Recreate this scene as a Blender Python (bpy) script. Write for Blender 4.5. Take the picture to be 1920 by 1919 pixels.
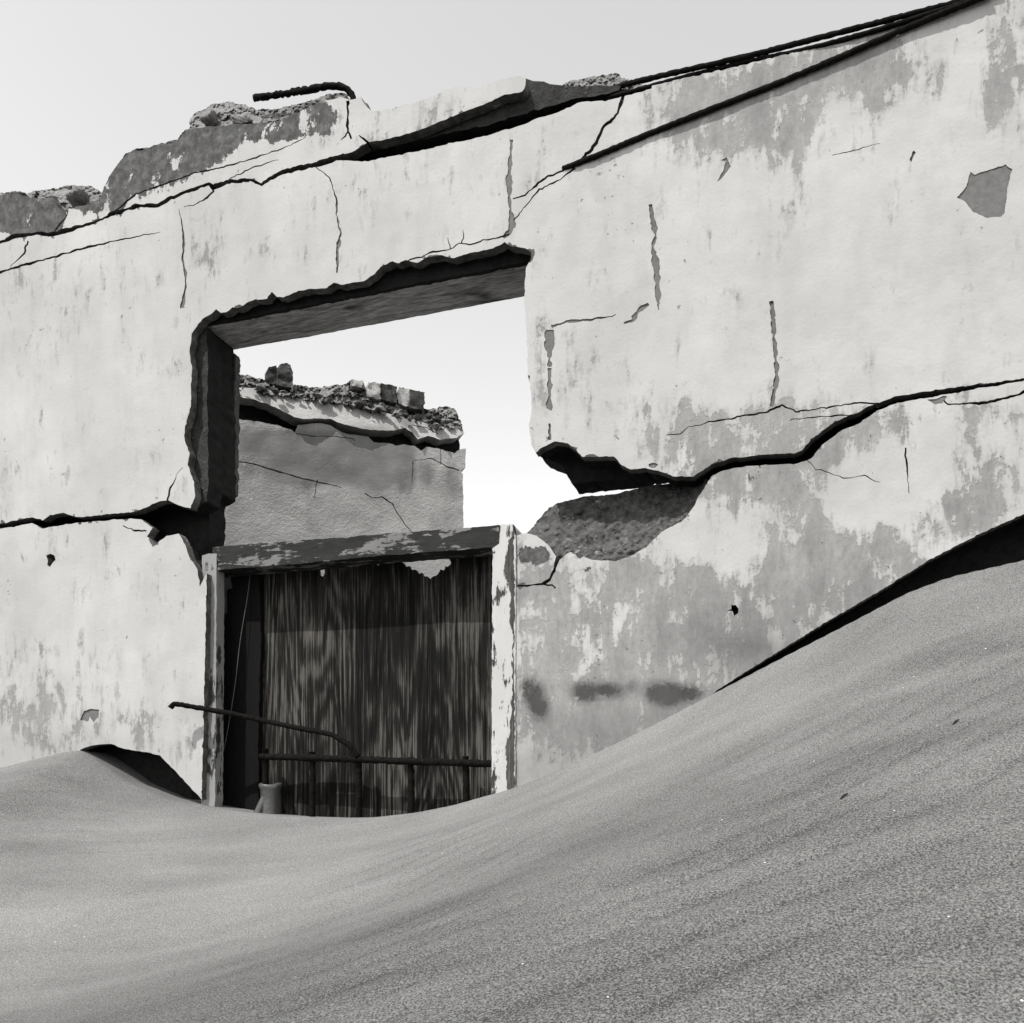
import bpy, math, random
import numpy as np
from mathutils import Vector
from mathutils.geometry import delaunay_2d_cdt

for o in list(bpy.data.objects):
    bpy.data.objects.remove(o)
scene = bpy.context.scene
C = scene.collection
R = math.radians

# ------------------------------------------------------------------ camera, sky, sun
F = 1600.0            # focal length in photograph pixels
HY = 1525.0           # height of the horizon in the photograph
EZ = 0.60             # eye height above the flat sand
D0 = 2.67             # metres from the eye to the front wall
TH = math.atan(F / 4790.0)
CT, ST, TT = math.cos(TH), math.sin(TH), math.tan(TH)

cam_data = bpy.data.cameras.new('camera')
cam_data.sensor_width = 36.0
cam_data.lens = F / 1920.0 * 36.0
cam_data.shift_y = (HY - 959.5) / 1920.0
cam_data.clip_start = 0.05
cam_data.clip_end = 3000.0
cam = bpy.data.objects.new('camera', cam_data)
cam.location = (0, 0, EZ)
cam.rotation_euler = (R(90), 0, 0)
C.objects.link(cam)
scene.camera = cam

SUN_AZ, SUN_EL = R(27), R(57)      # azimuth is measured left from the wall's outward normal
nx, ny = -ST, -CT
ax, ay = CT, -ST
shx = math.cos(SUN_AZ) * nx - math.sin(SUN_AZ) * ax
shy = math.cos(SUN_AZ) * ny - math.sin(SUN_AZ) * ay
sun_dir = Vector((shx * math.cos(SUN_EL), shy * math.cos(SUN_EL), math.sin(SUN_EL)))
sd = bpy.data.lights.new('sun', 'SUN')
sd.energy = 3.0
sd.angle = R(0.53)
sd.color = (1.0, 0.99, 0.975)
sun = bpy.data.objects.new('sun', sd)
sun.rotation_euler = sun_dir.to_track_quat('Z', 'Y').to_euler()
sun.location = sun_dir * 30
C.objects.link(sun)

world = bpy.data.worlds.new('World')
scene.world = world
world.use_nodes = True
wn = world.node_tree
wn.nodes.clear()
sky = wn.nodes.new('ShaderNodeTexSky')
sky.sky_type = 'NISHITA'
sky.sun_disc = False
sky.sun_elevation = SUN_EL
sky.sun_rotation = math.atan2(shx, shy)
sky.air_density = 2.0
sky.dust_density = 0.3
bw = wn.nodes.new('ShaderNodeVectorMath')      # monochrome film: one grey from the three colours
bw.operation = 'DOT_PRODUCT'
bw.inputs[1].default_value = (0.25, 0.45, 0.30)
bg = wn.nodes.new('ShaderNodeBackground')
bg.inputs['Strength'].default_value = 0.15
wo = wn.nodes.new('ShaderNodeOutputWorld')
wn.links.new(sky.outputs[0], bw.inputs[0])
wn.links.new(bw.outputs['Value'], bg.inputs['Color'])
wn.links.new(bg.outputs[0], wo.inputs[0])

scene.view_settings.view_transform = 'Standard'
scene.view_settings.look = 'None'
scene.view_settings.exposure = 0.78
scene.view_settings.gamma = 1.0
scene.view_settings.use_curve_mapping = False

# ------------------------------------------------------------------ noise
def _hash(ix, iy, seed):
    h = (ix.astype(np.int64) * 374761393 + iy.astype(np.int64) * 668265263 + seed * 144665) & 0x7fffffff
    h = ((h ^ (h >> 13)) * 1274126177) & 0x7fffffff
    h = h ^ (h >> 16)
    return (h & 0xffff) / 65535.0

def vnoise(x, y, seed=0):
    x = np.asarray(x, float); y = np.asarray(y, float)
    xi = np.floor(x); yi = np.floor(y)
    fx = x - xi; fy = y - yi
    fx = fx * fx * (3 - 2 * fx); fy = fy * fy * (3 - 2 * fy)
    a = _hash(xi, yi, seed); b = _hash(xi + 1, yi, seed)
    c = _hash(xi, yi + 1, seed); d = _hash(xi + 1, yi + 1, seed)
    return (a + (b - a) * fx) * (1 - fy) + (c + (d - c) * fx) * fy

def fbm(x, y, seed=0, octaves=4, gain=0.5):
    s = 0; amp = 1; tot = 0
    for i in range(octaves):
        s = s + amp * vnoise(np.asarray(x) * 2 ** i + 17.3 * i, np.asarray(y) * 2 ** i - 9.1 * i, seed + i)
        tot += amp; amp *= gain
    return s / tot * 2 - 1

# ------------------------------------------------------------------ outlines
def rough(poly, amp=2.0, seed=0, step=5.0, closed=True, freq=0.09, keep=0):
    """subdivide an outline and give it a ragged edge"""
    p = np.array(poly, float)
    n = len(p)
    out = []
    m = n if closed else n - 1
    for i in range(m):
        a = p[i]; b = p[(i + 1) % n]
        L = np.hypot(*(b - a))
        k = max(1, int(L / step))
        for j in range(k):
            out.append(a + (b - a) * j / k)
    if not closed:
        out.append(p[-1])
    out = np.array(out)
    dx = fbm(out[:, 0] * freq, out[:, 1] * freq, seed + 11, 3, 0.6) * amp * 1.6
    dy = fbm(out[:, 0] * freq, out[:, 1] * freq, seed + 57, 3, 0.6) * amp * 1.6
    dx = dx + fbm(out[:, 0] * freq * 4, out[:, 1] * freq * 4, seed + 91, 2) * amp * 0.7
    dy = dy + fbm(out[:, 0] * freq * 4, out[:, 1] * freq * 4, seed + 37, 2) * amp * 0.7
    return out + np.stack([dx, dy], 1)

def crack(line, widths, seed=0, amp=2.2, step=6.0, wj=0.6):
    """closed outline of a crack that follows a line with a changing width"""
    c = rough(line, amp, seed, step, closed=False, freq=0.11)
    t = np.linspace(0, 1, len(c))
    w = np.interp(t, np.linspace(0, 1, len(widths)), widths)
    w = w * (1 + wj * fbm(t * len(c) * 0.35, t * 0, seed + 5, 2))
    d = np.gradient(c, axis=0)
    L = np.hypot(d[:, 0], d[:, 1]) + 1e-9
    nrm = np.stack([-d[:, 1] / L, d[:, 0] / L], 1)
    a = c + nrm * w[:, None] / 2
    b = c - nrm * w[:, None] / 2
    return np.concatenate([a, b[::-1]])

def inside(pts, poly):
    poly = np.asarray(poly, float)
    res = np.zeros(len(pts), bool)
    x0, y0 = poly.min(0); x1, y1 = poly.max(0)
    idx = np.where((pts[:, 0] >= x0) & (pts[:, 0] <= x1) & (pts[:, 1] >= y0) & (pts[:, 1] <= y1))[0]
    if len(idx) == 0:
        return res
    x = pts[idx, 0]; y = pts[idx, 1]
    r = np.zeros(len(idx), bool)
    n = len(poly)
    for i in range(n):
        xa, ya = poly[i]; xb, yb = poly[(i + 1) % n]
        if ya == yb:
            continue
        cnd = (ya > y) != (yb > y)
        xs = xa + (y - ya) * (xb - xa) / (yb - ya)
        r ^= cnd & (x < xs)
    res[idx] = r
    return res

def polydist(px, py, line):
    line = np.asarray(line, float)
    best = np.full(np.shape(px), 1e9)
    for (xa, ya), (xb, yb) in zip(line[:-1], line[1:]):
        vx, vy = xb - xa, yb - ya
        t = np.clip(((px - xa) * vx + (py - ya) * vy) / (vx * vx + vy * vy + 1e-9), 0, 1)
        best = np.minimum(best, np.hypot(px - xa - t * vx, py - ya - t * vy))
    return best

# a flat frame stood on its edge: u along the wall, depth into it, z up
class Frame:
    def __init__(self, d0, tan_t):
        self.d0 = d0; self.tt = tan_t
        th = math.atan(tan_t)
        self.ct, self.st = math.cos(th), math.sin(th)
        self.th = th
    def loc(self, px, py, d=0.0):
        px = np.asarray(px, float); py = np.asarray(py, float)
        k = (px - 960.0) / F
        s = (self.d0 + d / self.ct) / (1 + self.tt * k)
        X = s * k; Y = s
        Z = EZ + s * (HY - py) / F
        u = X * self.ct - (Y - self.d0) * self.st
        return u, Z
    def pt(self, px, py, d=0.0):
        u, z = self.loc(px, py, d)
        return (float(u), float(d), float(z))
    def empty(self, name):
        o = bpy.data.objects.new(name, None)
        o.location = (0, self.d0, 0)
        o.rotation_euler = (0, 0, -self.th)
        o.empty_display_size = 0.2
        C.objects.link(o)
        return o

FW = Frame(D0, TT)

# ------------------------------------------------------------------ object helpers
def tag(o, label=None, cat=None, group=None, kind=None):
    if label: o['label'] = label
    if cat: o['category'] = cat
    if group: o['group'] = group
    if kind: o['kind'] = kind
    return o

def mesh_obj(name, verts, faces, mat, parent=None, smooth=True, attrs=None):
    me = bpy.data.meshes.new(name)
    verts = np.asarray(verts, dtype=np.float32)
    if isinstance(faces, np.ndarray) and faces.ndim == 2:
        nf, k = faces.shape
        me.vertices.add(len(verts)); me.vertices.foreach_set('co', verts.ravel())
        me.loops.add(nf * k); me.loops.foreach_set('vertex_index', faces.astype(np.int32).ravel())
        me.polygons.add(nf)
        me.polygons.foreach_set('loop_start', np.arange(0, nf * k, k, dtype=np.int32))
        me.update(calc_edges=True)
    else:
        me.from_pydata([tuple(v) for v in verts], [], [tuple(int(i) for i in f) for f in faces])
    me.validate()
    me.polygons.foreach_set('use_smooth', np.full(len(me.polygons), smooth))
    if attrs is not None and len(me.vertices) == len(attrs):
        a = me.color_attributes.new('wear', 'FLOAT_COLOR', 'POINT')
        col = np.ones((len(attrs), 4), np.float32); col[:, :3] = attrs
        a.data.foreach_set('color', col.ravel())
    me.update()
    o = bpy.data.objects.new(name, me)
    if mat: me.materials.append(mat)
    C.objects.link(o)
    if parent: o.parent = parent
    return o

def triangulate(outer, loops, spacing, bounds=None, seed=1):
    """triangles of the region inside outer that respect every loop"""
    pts = []; edges = []
    for lp in [outer] + list(loops):
        n0 = len(pts)
        for p in lp:
            pts.append((float(p[0]), float(p[1])))
        n = len(lp)
        edges += [(n0 + i, n0 + (i + 1) % n) for i in range(n)]
    o = np.asarray(outer, float)
    x0, y0 = o.min(0); x1, y1 = o.max(0)
    if bounds:
        x0, y0, x1, y1 = bounds
    rng = np.random.default_rng(seed)
    gx, gy = np.meshgrid(np.arange(x0, x1, spacing), np.arange(y0, y1, spacing * 0.87))
    gx = gx + (np.arange(gx.shape[0])[:, None] % 2) * spacing / 2
    g = np.stack([gx.ravel(), gy.ravel()], 1) + rng.uniform(-.2, .2, (gx.size, 2)) * spacing
    g = g[inside(g, o)]
    allp = [Vector(p) for p in pts] + [Vector((float(a), float(b))) for a, b in g]
    r = delaunay_2d_cdt(allp, edges, [], 0, 1e-4, False)
    V = np.array([(v.x, v.y) for v in r[0]])
    T = np.array([tuple(f) for f in r[2]], dtype=np.int64)
    cen = V[T].mean(1)
    keep = inside(cen, o)
    return V, T[keep], cen[keep]

def components(T, nv):
    par = np.arange(nv)
    # union by shared edges: label triangles through their edges
    e = np.concatenate([T[:, [0, 1]], T[:, [1, 2]], T[:, [2, 0]]])
    e = np.sort(e, 1)
    key = e[:, 0] * nv + e[:, 1]
    tid = np.tile(np.arange(len(T)), 3)
    order = np.argsort(key, kind='stable')
    ks, ts = key[order], tid[order]
    same = np.where(ks[1:] == ks[:-1])[0]
    pairs = np.stack([ts[same], ts[same + 1]], 1)
    lab = np.arange(len(T))
    while True:
        m = np.minimum(lab[pairs[:, 0]], lab[pairs[:, 1]])
        new = lab.copy()
        np.minimum.at(new, pairs[:, 0], m); np.minimum.at(new, pairs[:, 1], m)
        new = new[new]
        if (new == lab).all():
            return lab
        lab = new

def slab(name, V, T, frame, front, back, mat, parent, map_d=None, attr=None, smooth=True, taper=0.0, side_mat=None):
    """solid piece: V in photograph pixels, front(px,py) gives its depth, back is the depth of its rear"""
    used = np.unique(T)
    remap = -np.ones(len(V), dtype=np.int64); remap[used] = np.arange(len(used))
    v = V[used]; t = remap[T]
    d = front(v[:, 0], v[:, 1]) if callable(front) else np.full(len(v), float(front))
    md = d if map_d is None else np.full(len(v), float(map_d))
    u, z = frame.loc(v[:, 0], v[:, 1], md)
    fr = np.stack([u, d, z], 1)
    # orientation: the outward side is -depth
    a, b, c = fr[t[:, 0]], fr[t[:, 1]], fr[t[:, 2]]
    nrm = np.cross(b - a, c - a)
    flip = nrm[:, 1] > 0
    t[flip] = t[flip][:, ::-1]
    e = np.concatenate([t[:, [0, 1]], t[:, [1, 2]], t[:, [2, 0]]])
    n = len(v)
    key = np.minimum(e[:, 0], e[:, 1]) * n + np.maximum(e[:, 0], e[:, 1])
    uq, idx, cnt = np.unique(key, return_index=True, return_counts=True)
    be = e[idx[cnt == 1]]
    bk = fr.copy()
    bk[:, 1] = back
    verts = [fr, bk]
    faces = [t, t[:, ::-1] + n]
    # side walls with vertices of their own so that edges stay crisp
    bv = np.unique(be)
    rm = -np.ones(n, dtype=np.int64); rm[bv] = np.arange(len(bv))
    nb = len(bv)
    mid = (fr[bv] + bk[bv]) / 2
    if taper:
        mid[:, 0] += taper * fbm(mid[:, 0] * 60, mid[:, 2] * 60, 3, 2)
        mid[:, 2] += taper * fbm(mid[:, 0] * 60, mid[:, 2] * 60, 9, 2)
    verts += [fr[bv], mid, bk[bv]]
    s0 = 2 * n
    A, B = rm[be[:, 0]] + s0, rm[be[:, 1]] + s0
    for off in (0, nb):
        q1 = np.stack([A + off, A + off + nb, B + off + nb], 1)
        q2 = np.stack([A + off, B + off + nb, B + off], 1)
        faces += [q1, q2]
    verts = np.concatenate(verts); faces = np.concatenate(faces)
    at = None
    if attr is not None:
        w = attr(v[:, 0], v[:, 1])
        side = w[bv].copy(); side[:, 1] = 0.9; side[:, 0] = 0.6; side[:, 2] = 0
        at = np.concatenate([w, w, side, side, side])
    o = mesh_obj(name, verts, faces, mat, parent, smooth, at)
    if side_mat:
        o.data.materials.append(side_mat)
        mi = np.zeros(len(o.data.polygons), np.int32); mi[2 * len(t):] = 1
        o.data.polygons.foreach_set('material_index', mi)
    return o

def box_px(name, frame, quad, d0, d1, mat, parent, seed=0, amp=0.6, spacing=18, bulge=0.001):
    """board or beam whose face is a traced quadrilateral and whose sides run straight back"""
    out = rough(quad, amp, seed, 6)
    V, T, cn = triangulate(out, [], spacing)
    fr = lambda x, y: d0 + bulge * fbm(x * .03, y * .03, seed, 3)
    return slab(name, V, T, frame, fr, d1, mat, parent)

def tube(name, pts, rad, mat, parent=None, sides=8, seed=0, jitter=0.12, sub=0.02, caps=True, ribs=0.0):
    pts = [Vector(p) for p in pts]
    # Catmull-Rom through the points
    P = []
    for i in range(len(pts) - 1):
        p0 = pts[max(i - 1, 0)]; p1 = pts[i]; p2 = pts[i + 1]; p3 = pts[min(i + 2, len(pts) - 1)]
        k = max(2, int((p2 - p1).length / sub))
        for j in range(k):
            t = j / k
            P.append(0.5 * ((2 * p1) + (p2 - p0) * t + (2 * p0 - 5 * p1 + 4 * p2 - p3) * t * t + (3 * p1 - p0 - 3 * p2 + p3) * t ** 3))
    P.append(pts[-1])
    rng = random.Random(seed)
    verts = []; faces = []
    up = Vector((0.3, -0.8, 0.5)).normalized()
    n = len(P)
    for i, p in enumerate(P):
        tan = (P[min(i + 1, n - 1)] - P[max(i - 1, 0)]).normalized()
        s = tan.cross(up).normalized(); w = s.cross(tan).normalized()
        r = rad(i / (n - 1)) if callable(rad) else rad
        if ribs and i % 2 == 0: r *= 1 + ribs
        for j in range(sides):
            a = 2 * math.pi * j / sides
            rr = r * (1 + jitter * rng.uniform(-1, 1))
            verts.append(p + (s * math.cos(a) + w * math.sin(a)) * rr)
    for i in range(n - 1):
        for j in range(sides):
            a = i * sides + j; b = i * sides + (j + 1) % sides
            faces.append((a, b, b + sides, a + sides))
    if caps:
        faces.append(tuple(range(sides))[::-1])
        faces.append(tuple(range((n - 1) * sides, n * sides)))
    return mesh_obj(name, [tuple(v) for v in verts], faces, mat, parent, True)

_ico_cache = {}
def ico(sub):
    if sub not in _ico_cache:
        import bmesh
        bm = bmesh.new(); bmesh.ops.create_icosphere(bm, subdivisions=sub, radius=1.0)
        _ico_cache[sub] = (np.array([v.co[:] for v in bm.verts]), np.array([[v.index for v in f.verts] for f in bm.faces]))
        bm.free()
    return _ico_cache[sub]

def lump(name, centre, size, mat, parent=None, seed=0, sub=3, rough_amp=0.35, cuts=5, smooth=False):
    """broken chunk of masonry: a ball cut by random planes and roughened"""
    v, f = ico(sub)
    v = v.copy()
    rng = np.random.default_rng(seed)
    for _ in range(cuts):
        nrm = rng.normal(size=3); nrm /= np.linalg.norm(nrm)
        h = rng.uniform(0.35, 0.75)
        dd = v @ nrm
        over = dd > h
        v[over] -= np.outer(dd[over] - h, nrm) * 0.92
    r = 1 + rough_amp * (fbm(v[:, 0] * 2.3 + seed, v[:, 1] * 2.3 + v[:, 2] * 1.7, seed, 3) * 0.45
                         + 0.40 * fbm(v[:, 0] * 6 + seed, v[:, 2] * 6 + v[:, 1] * 5, seed + 3, 3, 0.65))
    v = v * r[:, None] * np.array(size)[None, :]
    a = rng.uniform(0, 6.28); ca, sa = math.cos(a) * .3 + .95, math.sin(a) * .3
    v = np.stack([v[:, 0], v[:, 1], v[:, 2] + v[:, 0] * sa * 0.6], 1) + np.array(centre)[None, :]
    return mesh_obj(name, v, f.astype(np.int64), mat, parent, smooth)

# ------------------------------------------------------------------ materials
class NT:
    def __init__(self, name):
        self.m = bpy.data.materials.new(name)
        self.m.use_nodes = True
        self.t = self.m.node_tree
        self.t.nodes.clear()
        self.out = self.t.nodes.new('ShaderNodeOutputMaterial')
        self.b = self.t.nodes.new('ShaderNodeBsdfPrincipled')
        self.t.links.new(self.b.outputs[0], self.out.inputs[0])
        tc = self.t.nodes.new('ShaderNodeTexCoord')
        self.obj = tc.outputs['Object']
    def n(self, typ, **kw):
        nd = self.t.nodes.new(typ)
        for k, v in kw.items(): setattr(nd, k, v)
        return nd
    def put(self, sock, v):
        if isinstance(v, bpy.types.NodeSocket): self.t.links.new(v, sock)
        elif isinstance(v, (tuple, list)) and sock.type == 'RGBA' and len(v) == 3: sock.default_value = (*v, 1)
        else: sock.default_value = v
    def mapping(self, scale, rot=(0, 0, 0), vec=None):
        nd = self.n('ShaderNodeMapping')
        self.put(nd.inputs['Vector'], vec or self.obj)
        nd.inputs['Scale'].default_value = scale
        nd.inputs['Rotation'].default_value = rot
        return nd.outputs[0]
    def noise(self, scale, detail=4, rgh=0.55, dist=0.0, vec=None):
        nd = self.n('ShaderNodeTexNoise')
        self.put(nd.inputs['Vector'], vec or self.obj)
        nd.inputs['Scale'].default_value = scale
        nd.inputs['Detail'].default_value = detail
        nd.inputs['Roughness'].default_value = rgh
        nd.inputs['Distortion'].default_value = dist
        return nd.outputs[0]
    def math(self, op, a, b=None, c=None, clamp=False):
        nd = self.n('ShaderNodeMath', operation=op, use_clamp=clamp)
        self.put(nd.inputs[0], a)
        if b is not None: self.put(nd.inputs[1], b)
        if c is not None: self.put(nd.inputs[2], c)
        return nd.outputs[0]
    def rng(self, v, a, b, c=0.0, d=1.0, smooth=False):
        nd = self.n('ShaderNodeMapRange', clamp=True)
        if smooth: nd.interpolation_type = 'SMOOTHSTEP'
        self.put(nd.inputs[0], v)
        for i, x in enumerate((a, b, c, d)): self.put(nd.inputs[i + 1], x)
        return nd.outputs[0]
    def mix(self, f, a, b, mode='MIX'):
        nd = self.n('ShaderNodeMix', data_type='RGBA', blend_type=mode)
        self.put(nd.inputs[0], f); self.put(nd.inputs[6], a); self.put(nd.inputs[7], b)
        return nd.outputs[2]
    def ramp(self, v, stops):
        nd = self.n('ShaderNodeValToRGB')
        self.put(nd.inputs[0], v)
        e = nd.color_ramp.elements
        while len(e) < len(stops): e.new(0.5)
        for i, (p, c) in enumerate(stops):
            e[i].position = p; e[i].color = (*(c if isinstance(c, tuple) else (c, c, c)), 1)
        return nd.outputs[0]
    def bump(self, h, dist, strength=1.0, normal=None):
        nd = self.n('ShaderNodeBump')
        nd.inputs['Strength'].default_value = strength
        nd.inputs['Distance'].default_value = dist
        self.put(nd.inputs['Height'], h)
        if normal: self.put(nd.inputs['Normal'], normal)
        return nd.outputs[0]
    def done(self, color, rough=0.9, normal=None, spec=0.2):
        self.put(self.b.inputs['Base Color'], color)
        self.put(self.b.inputs['Roughness'], rough)
        self.b.inputs['Specular IOR Level'].default_value = spec
        if normal: self.put(self.b.inputs['Normal'], normal)
        return self.m

def g(v):            # neutral grey with the print's faint warm tone
    return (v * 1.01, v * 1.0, v * 0.975)

def mat_plaster():
    k = NT('limewashed_plaster')
    at = k.n('ShaderNodeAttribute', attribute_name='wear', attribute_type='GEOMETRY')
    sp = k.n('ShaderNodeSeparateColor'); k.t.links.new(at.outputs['Color'], sp.inputs[0])
    peel, bare, smut = sp.outputs[0], sp.outputs[1], sp.outputs[2]
    streak = k.mapping((1, 1, 0.38))
    n1 = k.noise(16, 9, 0.66, 0.3, streak)
    n2 = k.noise(6.5, 7, 0.62)
    nf = k.noise(120, 3, 0.6)
    sm = k.mapping((1, 1, 0.18))
    n3 = k.noise(55, 5, 0.6, 0.2, sm)
    v = k.math('ADD', peel, k.math('MULTIPLY', k.math('SUBTRACT', n1, 0.5), 1.9))
    v = k.math('ADD', v, k.math('MULTIPLY', k.math('SUBTRACT', n2, 0.5), 1.3))
    v = k.math('ADD', v, k.math('MULTIPLY', k.math('SUBTRACT', n3, 0.5), 0.55))
    v = k.math('ADD', v, k.math('MULTIPLY', k.math('SUBTRACT', nf, 0.5), 0.22))
    v = k.math('ADD', v, k.math('MULTIPLY', k.math('SUBTRACT', k.noise(24, 10, 0.78, 0.1), 0.5), 1.0))
    m1 = k.rng(v, 0.50, 0.57)
    m1b = k.rng(k.math('ADD', v, k.math('MULTIPLY', k.math('SUBTRACT', n3, 0.5), 0.9)), 0.30, 0.52)
    v2 = k.math('ADD', bare, k.math('MULTIPLY', k.math('SUBTRACT', k.noise(11, 7, 0.66, 0.2, k.mapping((1, 1, 0.6))), 0.5), 2.3))
    v2 = k.math('ADD', v2, k.math('MULTIPLY', k.math('SUBTRACT', nf, 0.5), 0.3))
    v2 = k.math('ADD', v2, k.rng(bare, 0.0, 0.12, -0.5, 0.0))
    m2 = k.rng(v2, 0.49, 0.54)
    cloud = k.noise(2.2, 5, 0.55)
    white = k.ramp(cloud, [(0.28, g(0.355)), (0.72, g(0.45))])
    white = k.mix(k.rng(k.noise(9, 6, 0.62, 0.2, streak), 0.45, 0.72, 0, 0.5), white, g(0.31))
    white = k.mix(k.math('MULTIPLY', m1b, 0.55), white, g(0.29))
    grey = k.ramp(k.math('ADD', k.math('MULTIPLY', k.noise(14, 6, 0.65, 0, streak), 0.6), k.math('MULTIPLY', k.noise(3.0, 3, 0.5), 0.4)), [(0.36, g(0.17)), (0.64, g(0.30))])
    grey = k.mix(k.rng(k.noise(70, 6, 0.75, 0, k.mapping((1, 1, 0.5))), 0.42, 0.68, 0, 0.5), grey, g(0.13))
    cem = k.ramp(k.noise(30, 6, 0.7), [(0.32, g(0.035)), (0.5, g(0.075)), (0.68, g(0.14))])
    soft = k.rng(v, 0.22, 0.95, 0, 1, True)
    m1 = k.math('ADD', k.math('MULTIPLY', m1, 0.46), k.math('MULTIPLY', soft, 0.54))
    col = k.mix(m1, white, grey)
    col = k.mix(m2, col, cem)
    # pock marks
    pk = k.noise(38, 5, 0.7)
    pk2 = k.noise(5, 3, 0.5)
    pm = k.rng(k.math('ADD', k.math('ADD', pk, k.math('MULTIPLY', pk2, 0.35)), k.math('MULTIPLY', peel, 0.035)), 0.866, 0.895)
    col = k.mix(k.math('MULTIPLY', pm, 0.75), col, g(0.16))
    # soot-like smudges with brushed edges
    ss = k.math('ADD', smut, k.math('MULTIPLY', k.math('SUBTRACT', k.noise(75, 8, 0.8, 0.3), 0.5), 1.7))
    ss = k.math('ADD', ss, k.math('MULTIPLY', k.math('SUBTRACT', k.noise(20, 5, 0.7, 0.5), 0.5), 1.6))
    sf = k.math('MULTIPLY', k.rng(ss, 0.30, 0.85), k.rng(smut, 0.22, 0.42))
    col = k.mix(k.math('MULTIPLY', sf, 0.95), col, g(0.02))
    gr = k.math('MULTIPLY', k.rng(smut, 0.0, 0.3), k.rng(k.noise(8, 5, 0.6), 0.3, 0.7, 0.6, 1.0))
    col = k.mix(k.math('MULTIPLY', gr, 0.72), col, g(0.085))
    h = k.math('ADD', k.math('MULTIPLY', m1, -0.5), k.math('MULTIPLY', m2, -1.2))
    h = k.math('ADD', h, k.math('MULTIPLY', pm, -1.0))
    h = k.math('ADD', h, k.math('MULTIPLY', k.noise(90, 5, 0.6), 0.4))
    h = k.math('ADD', h, k.math('MULTIPLY', k.noise(9, 4, 0.5, 0.4), 0.9))
    return k.done(col, 0.92, k.bump(h, 0.0022), 0.15)

def mat_concrete(name, lo, hi, scale=26, bumpd=0.006, pebbles=True):
    k = NT(name)
    n1 = k.noise(scale, 8, 0.68)
    n2 = k.noise(scale * 5, 4, 0.6)
    n0 = k.noise(4, 4, 0.5)
    v = k.math('ADD', k.math('MULTIPLY', n1, 0.7), k.math('ADD', k.math('MULTIPLY', n2, 0.25), k.math('MULTIPLY', n0, 0.25)))
    col = k.ramp(v, [(0.42, g(lo)), (0.6, g((lo + hi) / 2)), (0.78, g(hi))])
    h = k.math('ADD', n1, k.math('MULTIPLY', n2, 0.35))
    if pebbles:
        vo = k.n('ShaderNodeTexVoronoi'); k.put(vo.inputs['Vector'], k.obj); vo.inputs['Scale'].default_value = 55
        pb = k.rng(vo.outputs['Distance'], 0.1, 0.45, 1, 0)
        sel = k.rng(k.noise(20, 2), 0.52, 0.6)
        pb = k.math('MULTIPLY', pb, sel)
        col = k.mix(k.math('MULTIPLY', pb, 0.45), col, g(min(0.5, hi * 1.9)))
        h = k.math('ADD', h, k.math('MULTIPLY', pb, 0.4))
    return k.done(col, 0.95, k.bump(h, bumpd), 0.1)

def mat_wood(name, lo, hi, axis='x', scale=10, knots=True):
    """weathered timber with the grain along one axis"""
    k = NT(name)
    sc = (0.12, 1, 1) if axis == 'x' else (1, 1, 0.10)
    mp = k.mapping(sc)
    warp = k.noise(1.6, 3, 0.5, 0, mp)
    grain = k.noise(scale * 6, 8, 0.7, 1.2, mp)
    fine = k.noise(scale * 22, 4, 0.6, 0.3, mp)
    v = k.math('ADD', k.math('MULTIPLY', grain, 0.6), k.math('MULTIPLY', fine, 0.4))
    v = k.math('ADD', v, k.math('MULTIPLY', k.math('SUBTRACT', warp, 0.5), 0.5))
    col = k.ramp(v, [(0.38, g(lo)), (0.5, g((lo + hi) * 0.45)), (0.64, g(hi))])
    if knots:
        kn = k.noise(2.4, 4, 0.55, 0.4, k.mapping((1.1, 5, 4) if axis == 'x' else (4, 5, 1.1)))
        col = k.mix(k.rng(kn, 0.56, 0.68, 0, 0.93), col, g(lo * 0.2))
    return k.done(col, 0.85, k.bump(v, 0.003), 0.15)

def mat_plywood():
    k = NT('weathered_plywood')
    mp = k.mapping((1, 1, 0.10))
    d = k.noise(2.6, 3, 0.5, 0.0, k.mapping((1, 1, 0.13), (0, R(4), 0)))
    # cathedral grain: bands of a stretched, warped field
    ph = k.math('ADD', k.math('MULTIPLY', d, 34.0), k.math('MULTIPLY', k.noise(9, 4, 0.6, 0, mp), 2.2))
    sw = k.math('SINE', k.math('MULTIPLY', ph, 6.2832))
    fine = k.noise(150, 4, 0.75, 0.2, k.mapping((1, 1, 0.02), (0, R(2.5), 0)))
    band = k.rng(sw, -0.9, 0.9)
    fine2 = k.noise(60, 6, 0.7, 0.5, k.mapping((1, 1, 0.05)))
    v = k.math('ADD', k.math('MULTIPLY', band, 0.075), k.math('ADD', k.math('MULTIPLY', fine, 0.70), k.math('MULTIPLY', fine2, 0.26)))
    blot = k.noise(4.5, 5, 0.6, 0.2, k.mapping((1, 1, 0.55)))
    v = k.math('ADD', v, k.math('MULTIPLY', k.math('SUBTRACT', blot, 0.5), 0.42))
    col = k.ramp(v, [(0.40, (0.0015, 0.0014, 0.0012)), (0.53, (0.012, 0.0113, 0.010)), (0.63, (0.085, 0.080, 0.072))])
    h = k.math('ADD', fine, k.math('MULTIPLY', band, 0.3))
    return k.done(col, 0.85, k.bump(h, 0.0025), 0.12)

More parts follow.
